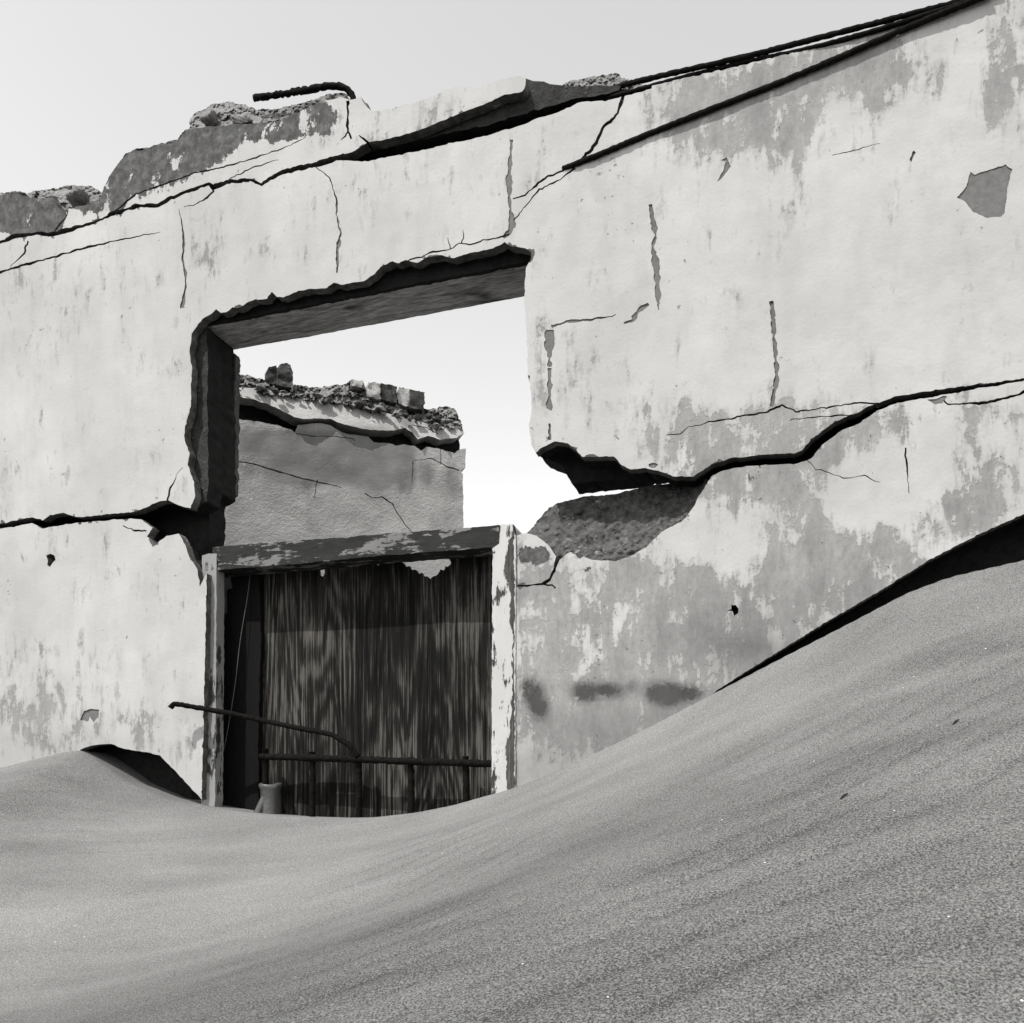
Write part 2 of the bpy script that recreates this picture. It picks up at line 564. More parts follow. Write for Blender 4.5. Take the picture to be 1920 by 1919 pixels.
def mat_peeling(name, amount, dark=0.045, paint=0.74, axis='z', paint_lo=None):
    """old oil paint flaking off timber"""
    k = NT(name)
    mp = k.mapping((1, 1, 0.22) if axis == 'z' else (0.22, 1, 1))
    n1 = k.noise(26, 8, 0.68, 0.2, mp)
    n2 = k.noise(9, 5, 0.6)
    nf = k.noise(140, 3, 0.6, 0, mp)
    v = k.math('ADD', k.math('MULTIPLY', n1, 0.7), k.math('ADD', k.math('MULTIPLY', n2, 0.4), k.math('MULTIPLY', nf, 0.12)))
    at = k.n('ShaderNodeAttribute', attribute_name='wear', attribute_type='GEOMETRY')
    m = k.rng(v, amount, amount + 0.025)
    pc = k.ramp(k.noise(12, 5, 0.6, 0, mp), [(0.3, g(paint * 0.82)), (0.7, g(paint))])
    wd = k.ramp(k.noise(70, 6, 0.7, 0.3, mp), [(0.3, g(dark * 0.4)), (0.7, g(dark * 1.8))])
    col = k.mix(m, pc, wd)
    h = k.math('ADD', k.math('MULTIPLY', m, -1.0), k.math('MULTIPLY', nf, 0.3))
    return k.done(col, 0.75, k.bump(h, 0.002), 0.25)

def mat_rust():
    k = NT('rusted_steel')
    n1 = k.noise(90, 5, 0.7)
    col = k.ramp(n1, [(0.35, (0.002, 0.0018, 0.0016)), (0.7, (0.011, 0.010, 0.009))])
    return k.done(col, 0.9, k.bump(n1, 0.004), 0.08)

def mat_sand():
    k = NT('coarse_sand')
    n1 = k.noise(330, 3, 0.65)
    n2 = k.noise(760, 2, 0.6)
    big = k.noise(1.3, 4, 0.5)
    dr = k.noise(5.0, 4, 0.55, 0.2, k.mapping((0.35, 1.3, 1), (0, 0, R(28))))
    v = k.math('ADD', k.math('MULTIPLY', n1, 0.7), k.math('MULTIPLY', n2, 0.3))
    v = k.math('ADD', v, k.math('MULTIPLY', k.math('SUBTRACT', big, 0.5), 0.10))
    v = k.math('ADD', v, k.math('MULTIPLY', k.math('SUBTRACT', dr, 0.5), 0.16))
    at = k.n('ShaderNodeAttribute', attribute_name='wear', attribute_type='GEOMETRY')
    sp = k.n('ShaderNodeSeparateColor'); k.t.links.new(at.outputs['Color'], sp.inputs[0])
    # shade of the ripple troughs and of the drift's slope, put into the colour
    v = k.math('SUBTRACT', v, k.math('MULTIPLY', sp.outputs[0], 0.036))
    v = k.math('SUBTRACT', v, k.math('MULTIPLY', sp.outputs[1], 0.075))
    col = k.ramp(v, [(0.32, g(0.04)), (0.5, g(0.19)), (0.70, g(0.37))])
    vo = k.n('ShaderNodeTexVoronoi'); k.put(vo.inputs['Vector'], k.obj); vo.inputs['Scale'].default_value = 75
    sc = k.n('ShaderNodeSeparateColor'); k.t.links.new(vo.outputs['Color'], sc.inputs[0])
    spark = k.math('MULTIPLY', k.rng(sc.outputs[0], 0.991, 0.993), k.rng(vo.outputs['Distance'], 0.10, 0.13, 1, 0))
    col = k.mix(spark, col, g(0.85))
    h = k.math('ADD', n1, k.math('MULTIPLY', n2, 0.4))
    return k.done(col, 0.95, k.bump(h, 0.0035, 0.9), 0.12)

def mat_stucco():
    k = NT('grey_stucco')
    at = k.n('ShaderNodeAttribute', attribute_name='wear', attribute_type='GEOMETRY')
    sp = k.n('ShaderNodeSeparateColor'); k.t.links.new(at.outputs['Color'], sp.inputs[0])
    st = k.noise(9, 7, 0.66, 0.1, k.mapping((1, 1, 0.22)))
    v = k.math('ADD', sp.outputs[0], k.math('MULTIPLY', k.math('SUBTRACT', st, 0.5), 0.9))
    m = k.rng(v, 0.22, 0.80, 0, 1, True)
    base = k.ramp(k.noise(7, 6, 0.65), [(0.3, g(0.36)), (0.72, g(0.48))])
    wet = k.ramp(k.noise(9, 5, 0.6), [(0.3, g(0.20)), (0.7, g(0.27))])
    col = k.mix(m, base, wet)
    h = k.math('ADD', k.math('MULTIPLY', k.noise(40, 6, 0.72, 0.0, k.mapping((1, 1, 1.15), (0, 0.6, 0))), 1.0),
               k.math('MULTIPLY', k.noise(110, 4, 0.6), 0.35))
    h = k.math('MULTIPLY', h, k.rng(m, 0, 1, 1.0, 0.35))
    return k.done(col, 0.93, k.bump(h, 0.006), 0.1)

M_PL = mat_plaster()
M_CORE = mat_concrete('broken_masonry', 0.032, 0.10)
M_DARK = mat_concrete('shade_black_masonry', 0.007, 0.022, 30, 0.006, False)  # shade of recesses, reveals and gaps put into the masonry colour
M_SHADE = mat_concrete('shade_tinted_masonry', 0.016, 0.055, 26, 0.008)  # darker copy of the broken masonry, its shade put into the colour
M_BREAK = mat_concrete('rubble_concrete', 0.028, 0.15, 42, 0.012)
M_CEM = mat_concrete('bare_cement', 0.10, 0.17, 60, 0.0015, False)
M_RUB = mat_concrete('loose_rubble', 0.09, 0.24, 30, 0.006)
M_LINT = mat_wood('lintel_timber', 0.10, 0.55, 'x', 9)
M_PLY = mat_plywood()
M_JAMB_L = mat_peeling('flaking_shade_grey_paint', 0.66, 0.03, 0.25)  # darker than the right jamb's paint, wall-edge shadow put into the colour
M_JAMB_R = mat_peeling('flaking_white_paint', 0.665, 0.03, 0.46)
M_HEAD = mat_peeling('worn_paint', 0.555, 0.011, 0.16, 'x')  # worn paint over wood darkened for the shadow on the beam
M_RUST = mat_rust()
M_SAND = mat_sand()
M_STU = mat_stucco()

# ------------------------------------------------------------------ sand
contact_px = [(-900, 1560), (-500, 1520), (-200, 1475), (0, 1440), (60, 1425), (125, 1409), (152, 1406), (185, 1428), (240, 1468),
              (310, 1498), (390, 1512), (460, 1524), (530, 1531), (620, 1534), (700, 1533), (780, 1524), (850, 1510),
              (920, 1490), (960, 1478), (1030, 1452), (1100, 1420), (1200, 1372), (1320, 1310), (1450, 1242),
              (1600, 1165), (1700, 1112), (1780, 1082), (1920, 1050), (2100, 1015), (2500, 990), (3200, 1000)]
_cu, _cz = FW.loc([p[0] for p in contact_px], [p[1] for p in contact_px], 0.0)
_tu = np.linspace(_cu.min(), _cu.max(), 1600)
_tz = np.interp(_tu, _cu, _cz)
def _smooth(a, n):
    ker = np.hanning(2 * n + 1); ker /= ker.sum()
    return np.convolve(np.pad(a, n, mode='edge'), ker, 'valid')
_tz = _smooth(_tz, 9)
_tz_mid = _smooth(_tz, 40)
_tz_wide = _smooth(_tz, 260)

def contact(u):
    return np.interp(u, _tu, _tz)

SWELL = 1.0
def ripple(u, q):
    w = q * 0.80 + u * 0.60 + fbm(u * 0.9, q * 0.9, 31, 3) * 0.20 + fbm(u * 2.6, q * 2.6, 33, 2) * 0.035
    return np.abs(np.sin(np.pi * w / 0.088)) ** 0.7 * 2 - 1
def ripple_zone(u, q):
    z = np.clip((u + 0.1) / 0.4, 0, 1) * np.clip((q - 0.35) / 0.35, 0, 1)
    return np.clip(1.0 * z + fbm(u * 1.7 + 5, q * 1.2, 77, 3) * 2.4 - 0.45, 0, 1)

def sand_height(x, y):
    u = x * CT - (y - D0) * ST
    q = -(x * ST + (y - D0) * CT)          # distance in front of the wall
    c = contact(u) - EZ                     # height of the sand line at the wall, above the eye
    qq = np.clip(q, 0, 3.2) / 3.2
    # the dune falls away from the wall towards the camera
    cs = np.interp(u + 0.25 * np.clip(q, 0, 3), _tu, _tz_mid) - EZ
    cw = np.interp(u + 0.3 * np.clip(q, 0, 3), _tu, _tz_wide) - EZ
    bw_ = np.clip((q - 0.15) / 1.1, 0, 1); bw_ = bw_ * bw_ * (3 - 2 * bw_)
    cs = cs * (1 - bw_) + cw * bw_
    bl = np.clip(q / 0.5, 0, 1); bl = bl * bl * (3 - 2 * bl)
    c = c * (1 - bl) + cs * bl
    fall = 1 - (1 - qq) ** 1.8
    h = c * (1 - fall) - 0.60 * fall
    h = np.where(q < 0, np.where(q > -0.3, c, c - np.clip(-q - 0.3, 0, 1.2) * np.clip(c + 0.35, 0, 2) / 1.2), h)
    # wind ripples and soft swells
    front = np.clip(q / 0.35, 0, 1)
    rp = (q * 0.80 + u * 0.60)
    pat = ripple_zone(u, q)
    h = h + front * pat * 0.0027 * ripple(u, q)
    h = h + np.clip(q / 0.9, 0, 1) ** 2 * 0.07 * np.sin(2 * np.pi * (rp - SWELL) / 2.4)
    h = h + front * 0.010 * fbm(u * 1.1, q * 1.6, 5, 3)
    h = h + front * 0.0016 * fbm(u * 14, q * 14, 8, 3)
    far = np.clip((np.hypot(x, y - 1.0) - 4.5) / 6.0, 0, 1)
    dunes = -0.6 + 0.5 * fbm(x * 0.06, y * 0.06, 12, 3) - 0.2
    h = h * (1 - far) + dunes * far
    return h + EZ

def axis_coords(lo, hi, step, far, ratio=1.16):
    core = list(np.arange(lo, hi + 1e-6, step))
    s = step; a = core[0]; left = []
    while a > -far:
        s *= ratio; a -= s; left.append(a)
    s = step; b = core[-1]; right = []
    while b < far:
        s *= ratio; b += s; right.append(b)
    return np.array(left[::-1] + core + right)

xs = axis_coords(-2.3, 2.4, 0.0125, 900)
ys = axis_coords(0.6, 3.6, 0.0125, 900)
gx, gy = np.meshgrid(xs, ys)
gz = sand_height(gx, gy)
nxv, nyv = len(xs), len(ys)
ii = (np.arange(nyv - 1)[:, None] * nxv + np.arange(nxv - 1)[None, :]).ravel()
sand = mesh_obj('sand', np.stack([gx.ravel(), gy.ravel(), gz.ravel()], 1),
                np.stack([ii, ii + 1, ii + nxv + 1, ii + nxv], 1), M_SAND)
_u = (gx * CT - (gy - D0) * ST).ravel(); _q = (-(gx * ST + (gy - D0) * CT)).ravel()
trough_shade = np.clip(-ripple(_u, _q) * 1.6 + 0.1, 0, 1) * ripple_zone(_u, _q) * np.clip(_q / 0.4, 0, 1)  # ripple shading painted as darker sand in the troughs
slope_shade = np.clip(fbm(_u * 0.7 + 3, _q * 0.9, 41, 3) * 1.1 + np.clip((_q - 0.25) / 1.3, 0, 1) * 0.85 + np.clip((_u + 0.1) / 0.8, 0, 1) * 0.45
                 + 0.45 * np.exp(-((_q * .8 + _u * .6 - 1.05) / .35) ** 2), 0, 1.4)  # random tone plus slope shading painted as a darker band
_a = sand.data.color_attributes.new('wear', 'FLOAT_COLOR', 'POINT')  # on the sand this attribute carries painted shade
_c = np.ones((len(_u), 4), np.float32); _c[:, 0] = trough_shade; _c[:, 1] = slope_shade; _c[:, 2] = 0
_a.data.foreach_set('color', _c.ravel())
tag(sand, 'grey drifted sand sloping up against the ruined wall', 'sand', kind='structure')

# ------------------------------------------------------------------ front wall: tracing
top_line = [(-700, 560), (-400, 470), (-120, 390), (0, 366), (30, 362), (60, 372), (100, 372), (112, 395), (150, 388), (185, 375), (198, 345),
            (212, 320), (235, 292), (250, 284), (275, 282), (300, 274), (330, 267), (345, 247), (362, 240), (400, 238),
            (440, 233), (480, 232), (520, 228), (560, 212), (600, 192), (640, 182), (655, 188), (668, 186), (676, 182), (684, 196), (697, 208),
            (722, 207), (770, 195), (820, 179), (835, 169), (860, 161), (900, 163), (940, 149), (975, 143), (985, 145),
            (1000, 149), (1040, 156), (1075, 160), (1110, 158), (1160, 158), (1200, 166), (1240, 158), (1300, 143),
            (1400, 121), (1500, 95), (1600, 68), (1700, 40), (1800, 10), (1840, -6), (2000, -60), (2300, -160), (2800, -330)]
bottom_line = [(2800, 1500), (2300, 1600), (1900, 1640), (1000, 1640), (300, 1640), (-700, 1660)]
door_gap = [(372, 1660), (372, 1105)]

scallop = [(372, 608), (380, 598), (395, 590), (404, 581), (414, 588), (424, 586), (436, 578), (450, 576), (462, 569), (478, 562),
           (500, 561), (509, 547), (520, 557), (532, 559), (560, 545), (585, 542), (612, 540), (626, 530), (640, 534),
           (660, 530), (684, 527), (700, 515), (714, 500), (735, 490), (748, 494), (762, 488), (782, 493), (800, 483),
           (830, 478), (850, 485), (880, 475), (912, 469), (930, 462), (946, 455), (962, 463), (985, 465), (996, 474),
           (995, 488), (986, 502)]
right_edge = [(984, 530), (983, 560), (986, 600), (988, 650), (990, 700), (996, 740), (998, 765), (992, 800), (996, 835), (1004, 850)]
upper_break = [(1012, 842), (1038, 829), (1064, 831), (1080, 844), (1092, 857), (1110, 858), (1150, 855), (1166, 871), (1182, 880),
               (1210, 878), (1232, 883), (1262, 893), (1300, 894)]
main_crack_top = [(1335, 872), (1370, 859), (1430, 853), (1488, 851), (1505, 844), (1529, 817), (1565, 792), (1602, 776),
                  (1638, 759), (1678, 744), (1740, 734), (1800, 725), (1860, 718), (1925, 709), (1990, 700)]
main_crack_bot = [(1990, 704), (1925, 714), (1860, 725), (1800, 735), (1742, 746), (1682, 756), (1644, 771), (1611, 794),
                  (1575, 809), (1542, 835), (1518, 862), (1492, 870), (1430, 872), (1372, 878), (1338, 890)]
lower_edge = [(1322, 912), (1310, 930), (1302, 948), (1286, 972), (1262, 986), (1240, 997), (1212, 1026), (1182, 1043), (1152, 1053),
              (1128, 1050), (1110, 1050), (1086, 1040), (1070, 1035), (1054, 1046), (1046, 1056), (1041, 1072), (1032, 1090),
              (1018, 1097), (992, 1100), (967, 1101)]
left_low = [(388, 1075), (374, 1100), (371, 1068), (355, 1046), (347, 1022), (336, 1001), (312, 1005), (291, 1021), (276, 1006), (286, 990), (266, 975),
            (240, 972), (200, 976), (140, 981), (100, 988), (80, 991), (60, 981), (30, 987), (0, 992), (-60, 997), (-160, 1002)]
left_low_back = [(-160, 998), (-60, 992), (0, 983), (30, 977), (60, 970), (80, 977), (95, 966), (120, 962), (145, 970), (200, 965), (258, 959),
                 (300, 940), (316, 938), (332, 946), (357, 954), (366, 930), (362, 900), (352, 872), (355, 850), (345, 822),
                 (347, 800), (357, 762), (358, 720), (360, 690), (355, 660), (360, 626)]
# one opening that runs through window, door and the two great cracks
opening_plaster = (scallop + right_edge + upper_break + main_crack_top + main_crack_bot + lower_edge
                   + [(967, 1660), (374, 1660)] + left_low + left_low_back)
recess = [(986, 128), (985, 160), (978, 173), (945, 179), (905, 197), (850, 218), (785, 245), (720, 263), (692, 266), (660, 285),
          (640, 289), (640, 301), (690, 303), (760, 288), (830, 273), (900, 257), (960, 241), (1010, 223), (1070, 201),
          (1090, 191), (1140, 189), (1190, 175), (1222, 168), (1228, 128)]
under_left = [(140, 1560), (150, 1406), (166, 1400), (190, 1396), (208, 1395), (234, 1405), (262, 1408), (300, 1417), (330, 1447), (360, 1480),
              (386, 1506), (386, 1560)]
under_right = [(2330, 1080), (2240, 1010), (2150, 965), (2060, 944), (1990, 945), (1920, 964), (1840, 1000), (1750, 1046), (1650, 1108), (1550, 1166), (1450, 1228), (1380, 1272),
               (1310, 1318), (1290, 1400), (1400, 1420), (2330, 1300)]

cracks = [  # centre line, widths
    ([(-160, 492), (0, 455), (28, 444), (58, 439), (75, 437), (96, 440), (140, 429), (186, 414), (212, 402), (260, 386), (296, 386), (320, 372), (392, 344),
      (400, 351), (430, 341), (470, 337), (492, 345), (530, 322), (590, 309), (645, 294)], [5, 6, 6, 10, 5, 7, 6, 8, 7, 9, 10]),
    ([(-100, 535), (0, 511), (40, 498), (90, 485), (140, 470), (200, 455), (262, 443), (300, 436)], [3, 4, 4, 3.5, 3, 1]),
    ([(213, 398), (256, 364), (310, 345), (365, 325), (430, 311), (480, 296), (535, 277), (575, 258)], [3.4, 3, 3, 2.4, 1]),
    ([(398, 348), (400, 358), (385, 374), (362, 386), (344, 388)], [3, 3, 3, 1]),
    ([(430, 336), (470, 316), (510, 302), (522, 300)], [1.5, 2, 2, 1.5]),
    ([(100, 436), (112, 420), (122, 410), (127, 396)], [3, 2.5, 1.5]),
    ([(54, 452), (42, 480), (20, 500)], [2.5, 3, 1]),
    ([(590, 312), (618, 334), (630, 376), (631, 382)], [1.5, 2, 3]),
    ([(652, 190), (652, 246), (660, 262)], [5, 4.5, 4]), ([(652, 246), (640, 262)], [3.5, 1.5]), ([(672, 255), (690, 266)], [3, 4]),
    ([(1170, 176), (1158, 212), (1152, 222), (1132, 238), (1118, 268), (1108, 282), (1088, 302), (1076, 314)], [6, 6, 5, 5, 4]),
    ([(1058, 319), (1022, 334), (1000, 352), (984, 366), (962, 373)], [3, 3.4, 3, 2]),
    ([(1078, 316), (1050, 336), (1012, 356), (988, 384), (964, 412)], [2.6, 2.6, 2.6, 2]),
    ([(956, 440), (930, 448), (905, 450), (880, 460), (862, 456), (845, 468), (812, 472), (790, 482), (760, 490)], [2.5, 3, 2.5, 3, 2]),
    ([(845, 466), (840, 445)], [2, 1]), ([(868, 430), (869, 446), (864, 458)], [1.2, 2]),
    ([(314, 940), (320, 915), (332, 892), (342, 877)], [3, 2.5, 1]),
    ([(230, 986), (250, 994), (275, 997)], [1.5, 3, 3]),
    ([(1248, 816), (1275, 814), (1292, 801), (1340, 790), (1398, 780), (1440, 773), (1466, 759), (1492, 772), (1560, 763), (1610, 756), (1648, 757)], [1, 2.2, 2.6, 2.8, 3, 2.6, 2.6, 3]),
    ([(1480, 787), (1540, 782), (1602, 779), (1622, 781)], [1.2, 2.5, 3.4]),
    ([(1990, 708), (1925, 734), (1890, 746), (1850, 755), (1778, 759), (1770, 752)], [8, 7, 6, 5, 4, 3]),
    ([(1020, 1096), (1034, 1098), (1042, 1104)], [3, 4, 3]),
    ([(1045, 1040), (1030, 1018), (1006, 1004)], [3, 3, 1]),
    ([(1508, 858), (1530, 880), (1560, 888), (1580, 898), (1620, 892), (1650, 906)], [1.2, 1.6, 1.8, 1.8, 1.0]),
    ([(1698, 840), (1700, 880), (1705, 925)], [3, 2.5, 1.2]),
    ([(1560, 292), (1600, 282), (1650, 270)], [1, 1.6, 1]),
]
pits = [([(86, 1042), (94, 1038), (103, 1042), (104, 1050), (98, 1056), (94, 1064), (89, 1060), (90, 1052)], 0.02),
        ([(1371, 1135), (1380, 1135), (1385, 1142), (1384, 1150), (1376, 1155), (1374, 1146), (1362, 1145), (1371, 1142)], 0.03)]
# shallow losses that show the grey cement below: centre line + widths, or an outline
joints = [
    ([(336, 392), (343, 432), (345, 470), (342, 485), (348, 512), (349, 532), (342, 578)], [1.5, 3, 4, 2.5, 5, 6, 7]),
    ([(631, 380), (632, 408), (639, 438), (633, 470), (632, 512)], [3, 4, 6, 5, 4]),
    ([(960, 262), (957, 300), (955, 335), (954, 372), (958, 396), (961, 420), (956, 436), (944, 447)], [5, 8, 9, 7, 9, 10, 6]),
    ([(1220, 384), (1223, 410), (1230, 442), (1223, 462), (1230, 500), (1233, 540), (1235, 582)], [6, 8, 6, 10, 9, 8, 3]),
    ([(1170, 606), (1188, 600), (1192, 588), (1216, 570)], [2, 8, 8, 3]),
    ([(1034, 612), (1062, 604), (1105, 600), (1156, 591)], [5, 5, 3, 1.5]),
    ([(1030, 618), (1031, 660), (1030, 690)], [14, 13, 5]), ([(1031, 690), (1031, 730), (1029, 768)], [6, 7, 8]), ([(1030, 795), (1030, 825)], [6, 4]),
    ([(1446, 564), (1450, 600), (1452, 645), (1456, 690), (1454, 728), (1447, 762)], [6, 9, 7, 10, 10, 9]),
    ([(986, 704), (984, 760), (986, 822)], [9, 13, 7]),
]
chips = [
    [(1794, 370), (1812, 350), (1820, 322), (1826, 328), (1850, 320), (1886, 308), (1897, 318), (1890, 350), (1884, 400), (1876, 407), (1848, 408), (1824, 398), (1812, 380)],
    [(1020, 838), (1040, 829), (1064, 831), (1080, 844), (1094, 859), (1070, 862), (1030, 862)],
    [(150, 1350), (158, 1334), (172, 1329), (187, 1332), (184, 1344), (176, 1354), (168, 1344), (165, 1353)],
    [(1355, 322), (1362, 304), (1352, 302), (1362, 297), (1370, 312), (1358, 330), (1344, 342)],
    [(1705, 300), (1712, 282), (1716, 286), (1709, 304)],
    [(1216, 870), (1226, 868), (1234, 871), (1228, 877), (1218, 876)],
    [(1755, 748), (1770, 742), (1776, 744), (1766, 757), (1752, 758), (1738, 750)],
]

# wear painted through the wall: cx, cy, rx, ry, amount (peeled paint), measured in the photograph
peel_spots = [
    (1240, 220, 60, 60, .55), (1330, 190, 70, 80, .75), (1430, 170, 70, 70, .6), (1470, 210, 50, 60, .5), (1540, 130, 70, 80, .7), (1640, 130, 70, 60, .8),
    (1660, 190, 40, 25, .6), (1360, 260, 35, 30, .6), (1500, 240, 35, 40, .4), (1740, 60, 60, 50, .45), (1890, 120, 45, 100, .75), (1865, 190, 20, 40, .4),
    (1720, 140, 40, 40, .2), (1480, 370, 40, 28, .45), (1310, 390, 15, 25, .2), (1440, 300, 40, 30, .35),
    (800, 330, 160, 80, .22), (700, 270, 120, 20, .2), (860, 190, 120, 30, .25), (760, 250, 80, 20, .2), (1140, 215, 40, 40, .25), (430, 430, 40, 60, .25), (385, 500, 22, 70, .35),
    (160, 520, 130, 50, .25), (110, 600, 60, 60, .2), (40, 590, 60, 60, .15), (640, 230, 40, 30, .2), (470, 300, 60, 30, .15), (1080, 280, 60, 30, .15),
    (1010, 560, 25, 60, .35), (1010, 740, 16, 80, .5), (1080, 640, 60, 30, .3), (1140, 730, 80, 40, .3), (1230, 790, 90, 40, .35), (1310, 830, 40, 60, .8), (1270, 850, 50, 30, .5),
    (1400, 800, 60, 30, .55), (1470, 790, 70, 40, .6), (1510, 820, 40, 40, .6), (1420, 840, 60, 20, .3), (1570, 640, 30, 30, .15), (1450, 680, 15, 60, .25),
    (1350, 930, 60, 50, .6), (1420, 900, 60, 30, .75), (1540, 850, 70, 45, .8), (1640, 800, 60, 40, .6), (1690, 790, 30, 40, .5), (1800, 770, 60, 40, .45), (1880, 760, 60, 30, .4),
    (1500, 940, 50, 60, .7), (1440, 960, 50, 50, .5), (1560, 1000, 60, 60, .35), (1480, 1080, 90, 90, .75), (1600, 1080, 110, 60, .6), (1300, 1060, 60, 60, .45),
    (1800, 860, 40, 40, .3), (1870, 930, 70, 50, .85), (1780, 970, 60, 40, .6), (1700, 1010, 70, 40, .5), (1650, 1090, 90, 40, .7), (1840, 870, 50, 20, .35),
    (1130, 1180, 220, 120, .6), (1050, 1320, 200, 140, .8), (1350, 1220, 150, 110, .85), (1250, 1150, 80, 70, .5), (1500, 1180, 100, 60, .8), (1040, 1120, 50, 40, .5), (1180, 1100, 60, 40, .45),
    (1330, 1010, 90, 45, -.45), (1230, 1085, 60, 35, -.4), (1545, 1065, 26, 26, -.6), (1620, 930, 100, 60, -.5), (1700, 860, 50, 80, -.3), (1090, 1120, 40, 30, -.4), (1250, 1110, 40, 40, -.4),
    (1380, 1100, 26, 70, -.6), (1370, 1190, 26, 60, -.5), (1160, 1010, 40, 30, -.2), (1340, 970, 30, 30, -.3), (1440, 1025, 60, 20, -.45), (1500, 990, 20, 40, -.5), (1480, 1210, 40, 25, -.4), (1100, 1160, 30, 40, -.45),
    (60, 1290, 90, 50, .45), (110, 1370, 150, 50, .5), (280, 1370, 30, 60, .35), (340, 1430, 40, 60, .3), (60, 1230, 60, 20, .2), (230, 1130, 60, 60, .12), (250, 1060, 70, 40, .1),
    (60, 990, 60, 40, .2), (130, 1010, 20, 60, .25), (350, 850, 14, 120, .3), (60, 880, 60, 60, .12),
]
bare_spots = [
    (20, 392, 45, 34, 1.0), (80, 402, 36, 28, 1.0), (40, 425, 60, 12, .7), (140, 380, 60, 14, .7), (238, 318, 40, 40, 1.0), (290, 305, 55, 36, 1.0), (345, 280, 45, 38, 1.0),
    (400, 245, 60, 18, .95), (470, 248, 90, 16, 1.0), (540, 230, 60, 22, 1.0), (585, 205, 40, 18, .8), (380, 285, 22, 18, .6), (200, 370, 24, 30, .7), (420, 262, 20, 30, .5),
    (1005, 1032, 40, 13, .62), (1010, 1050, 30, 12, .66), (1290, 985, 10, 30, .55), (1150, 1066, 50, 6, .45), (1420, 885, 36, 26, .42), (1310, 910, 10, 14, .6),
]
smut_spots = [(998, 1298, 14, 16, 1.0), (1010, 1326, 12, 17, 1.0), (1096, 1298, 17, 12, 1.1), (1140, 1295, 21, 10, 1.0), (1236, 1296, 20, 12, 1.0), (1282, 1300, 24, 11, 1.0), (1258, 1312, 24, 9, .7),
              (1186, 1286, 7, 8, .5), (984, 1290, 8, 12, .5), (1060, 1440, 170, 60, .20), (1250, 1360, 120, 40, .18), (1420, 1240, 120, 44, .17), (1620, 1130, 130, 40, .14), (1380, 1180, 90, 50, .15), (60, 1400, 140, 40, .1)]

def spots(px, py, lst):
    s = np.zeros(np.shape(px))
    for cx, cy, rx, ry, a in lst:
        r2 = ((px - cx) / rx) ** 2 + ((py - cy) / ry) ** 2
        s += a * np.exp(-0.5 * np.maximum(r2 - 0.25, 0) * 1.3)
    return s

edge_lines = [cracks[0][0], main_crack_top, main_crack_bot, upper_break, lower_edge, left_low, left_low_back[:14], scallop, recess[:12]]

def wear(px, py):
    p = np.clip(spots(px, py, peel_spots), -0.6, 1.0)
    b = np.clip(spots(px, py, bare_spots) * 0.85, 0, 0.74)
    near = np.full(np.shape(px), 1e9)
    for ln in edge_lines: near = np.minimum(near, polydist(px, py, ln))
    crumbly = np.clip(fbm(px * .05, py * .05, 61, 3) * 1.6 + 0.25, 0, 1)
    b = np.maximum(b, 0.62 * np.exp(-(near / 7.0) ** 2) * crumbly)
    s = np.clip(spots(px, py, smut_spots), 0, 1)
    return np.stack([0.05 + p * 0.62, b, s], 1)

# ------------------------------------------------------------------ front wall: building
wall = FW.empty('ruined_wall')
tag(wall, 'cracked white plastered ruin wall with square window opening above its buried doorway', 'wall')

outer = rough(top_line, 1.6, 3, 6, closed=False)
outer = np.concatenate([outer, np.array(bottom_line, float)])
open_p = rough(opening_plaster, 1.3, 21, 5)
rec_p = rough(recess, 1.4, 22, 6)
ul = rough(under_left, 1.0, 23, 6)
ur = rough(under_right, 1.2, 24, 5, freq=0.2)
voids = [open_p, rec_p, ul, ur]
voids += [crack(l, w, 100 + i, 1.6, 5) for i, (l, w) in enumerate(cracks)]
voids += [rough(p, 0.6, 140 + i, 3) for i, (p, dd) in enumerate(pits)]
chip_loops = [crack(l, w, 200 + i, 1.3, 4, 0.9) for i, (l, w) in enumerate(joints)]
chip_loops += [rough(p, 1.2, 240 + i, 4) for i, p in enumerate(chips)]

V, T, cen = triangulate(outer, voids + chip_loops, 9.0, (-260, -60, 2160, 1640))
dead = np.zeros(len(T), bool)
for lp in voids: dead |= inside(cen, lp)
chip_id = -np.ones(len(T), int)
for i, lp in enumerate(chip_loops):
    chip_id[inside(cen, lp) & ~dead] = i

def plaster_face(off, tx, tz, seed):
    def f(x, y):
        return off + tx * (x - 900) / 900 + tz * (y - 700) / 700 + 0.0035 * fbm(x * .006, y * .006, seed, 3) + 0.0008 * fbm(x * .05, y * .05, seed + 3, 2)
    return f

live = ~dead & (chip_id < 0)
Tl = T[live]; lab = components(Tl, len(V))
ids, counts = np.unique(lab, return_counts=True)
k = 0
for c_id, n in sorted(zip(ids, counts), key=lambda a: -a[1]):
    if n < 5: continue
    tt = Tl[lab == c_id]
    cx, cy = V[tt].mean((0, 1))
    off = 0.0
    if cy < 340 and n > 40: off = -0.004
    if n < 400: off = -0.003
    nm = 'plaster_panel' if n > 400 else 'plaster_fragment'
    slab(nm, V, tt, FW, plaster_face(off, 0.0, 0.0, 4), 0.034, M_PL, wall, None, wear)
    k += 1
for i in range(len(chip_loops)):
    tt = T[chip_id == i]
    if len(tt) < 3: continue
    slab('bare_patch', V, tt, FW, lambda x, y: 0.0034 + 0.0008 * fbm(x * .12, y * .12, 5, 2), 0.033, M_CEM, wall)

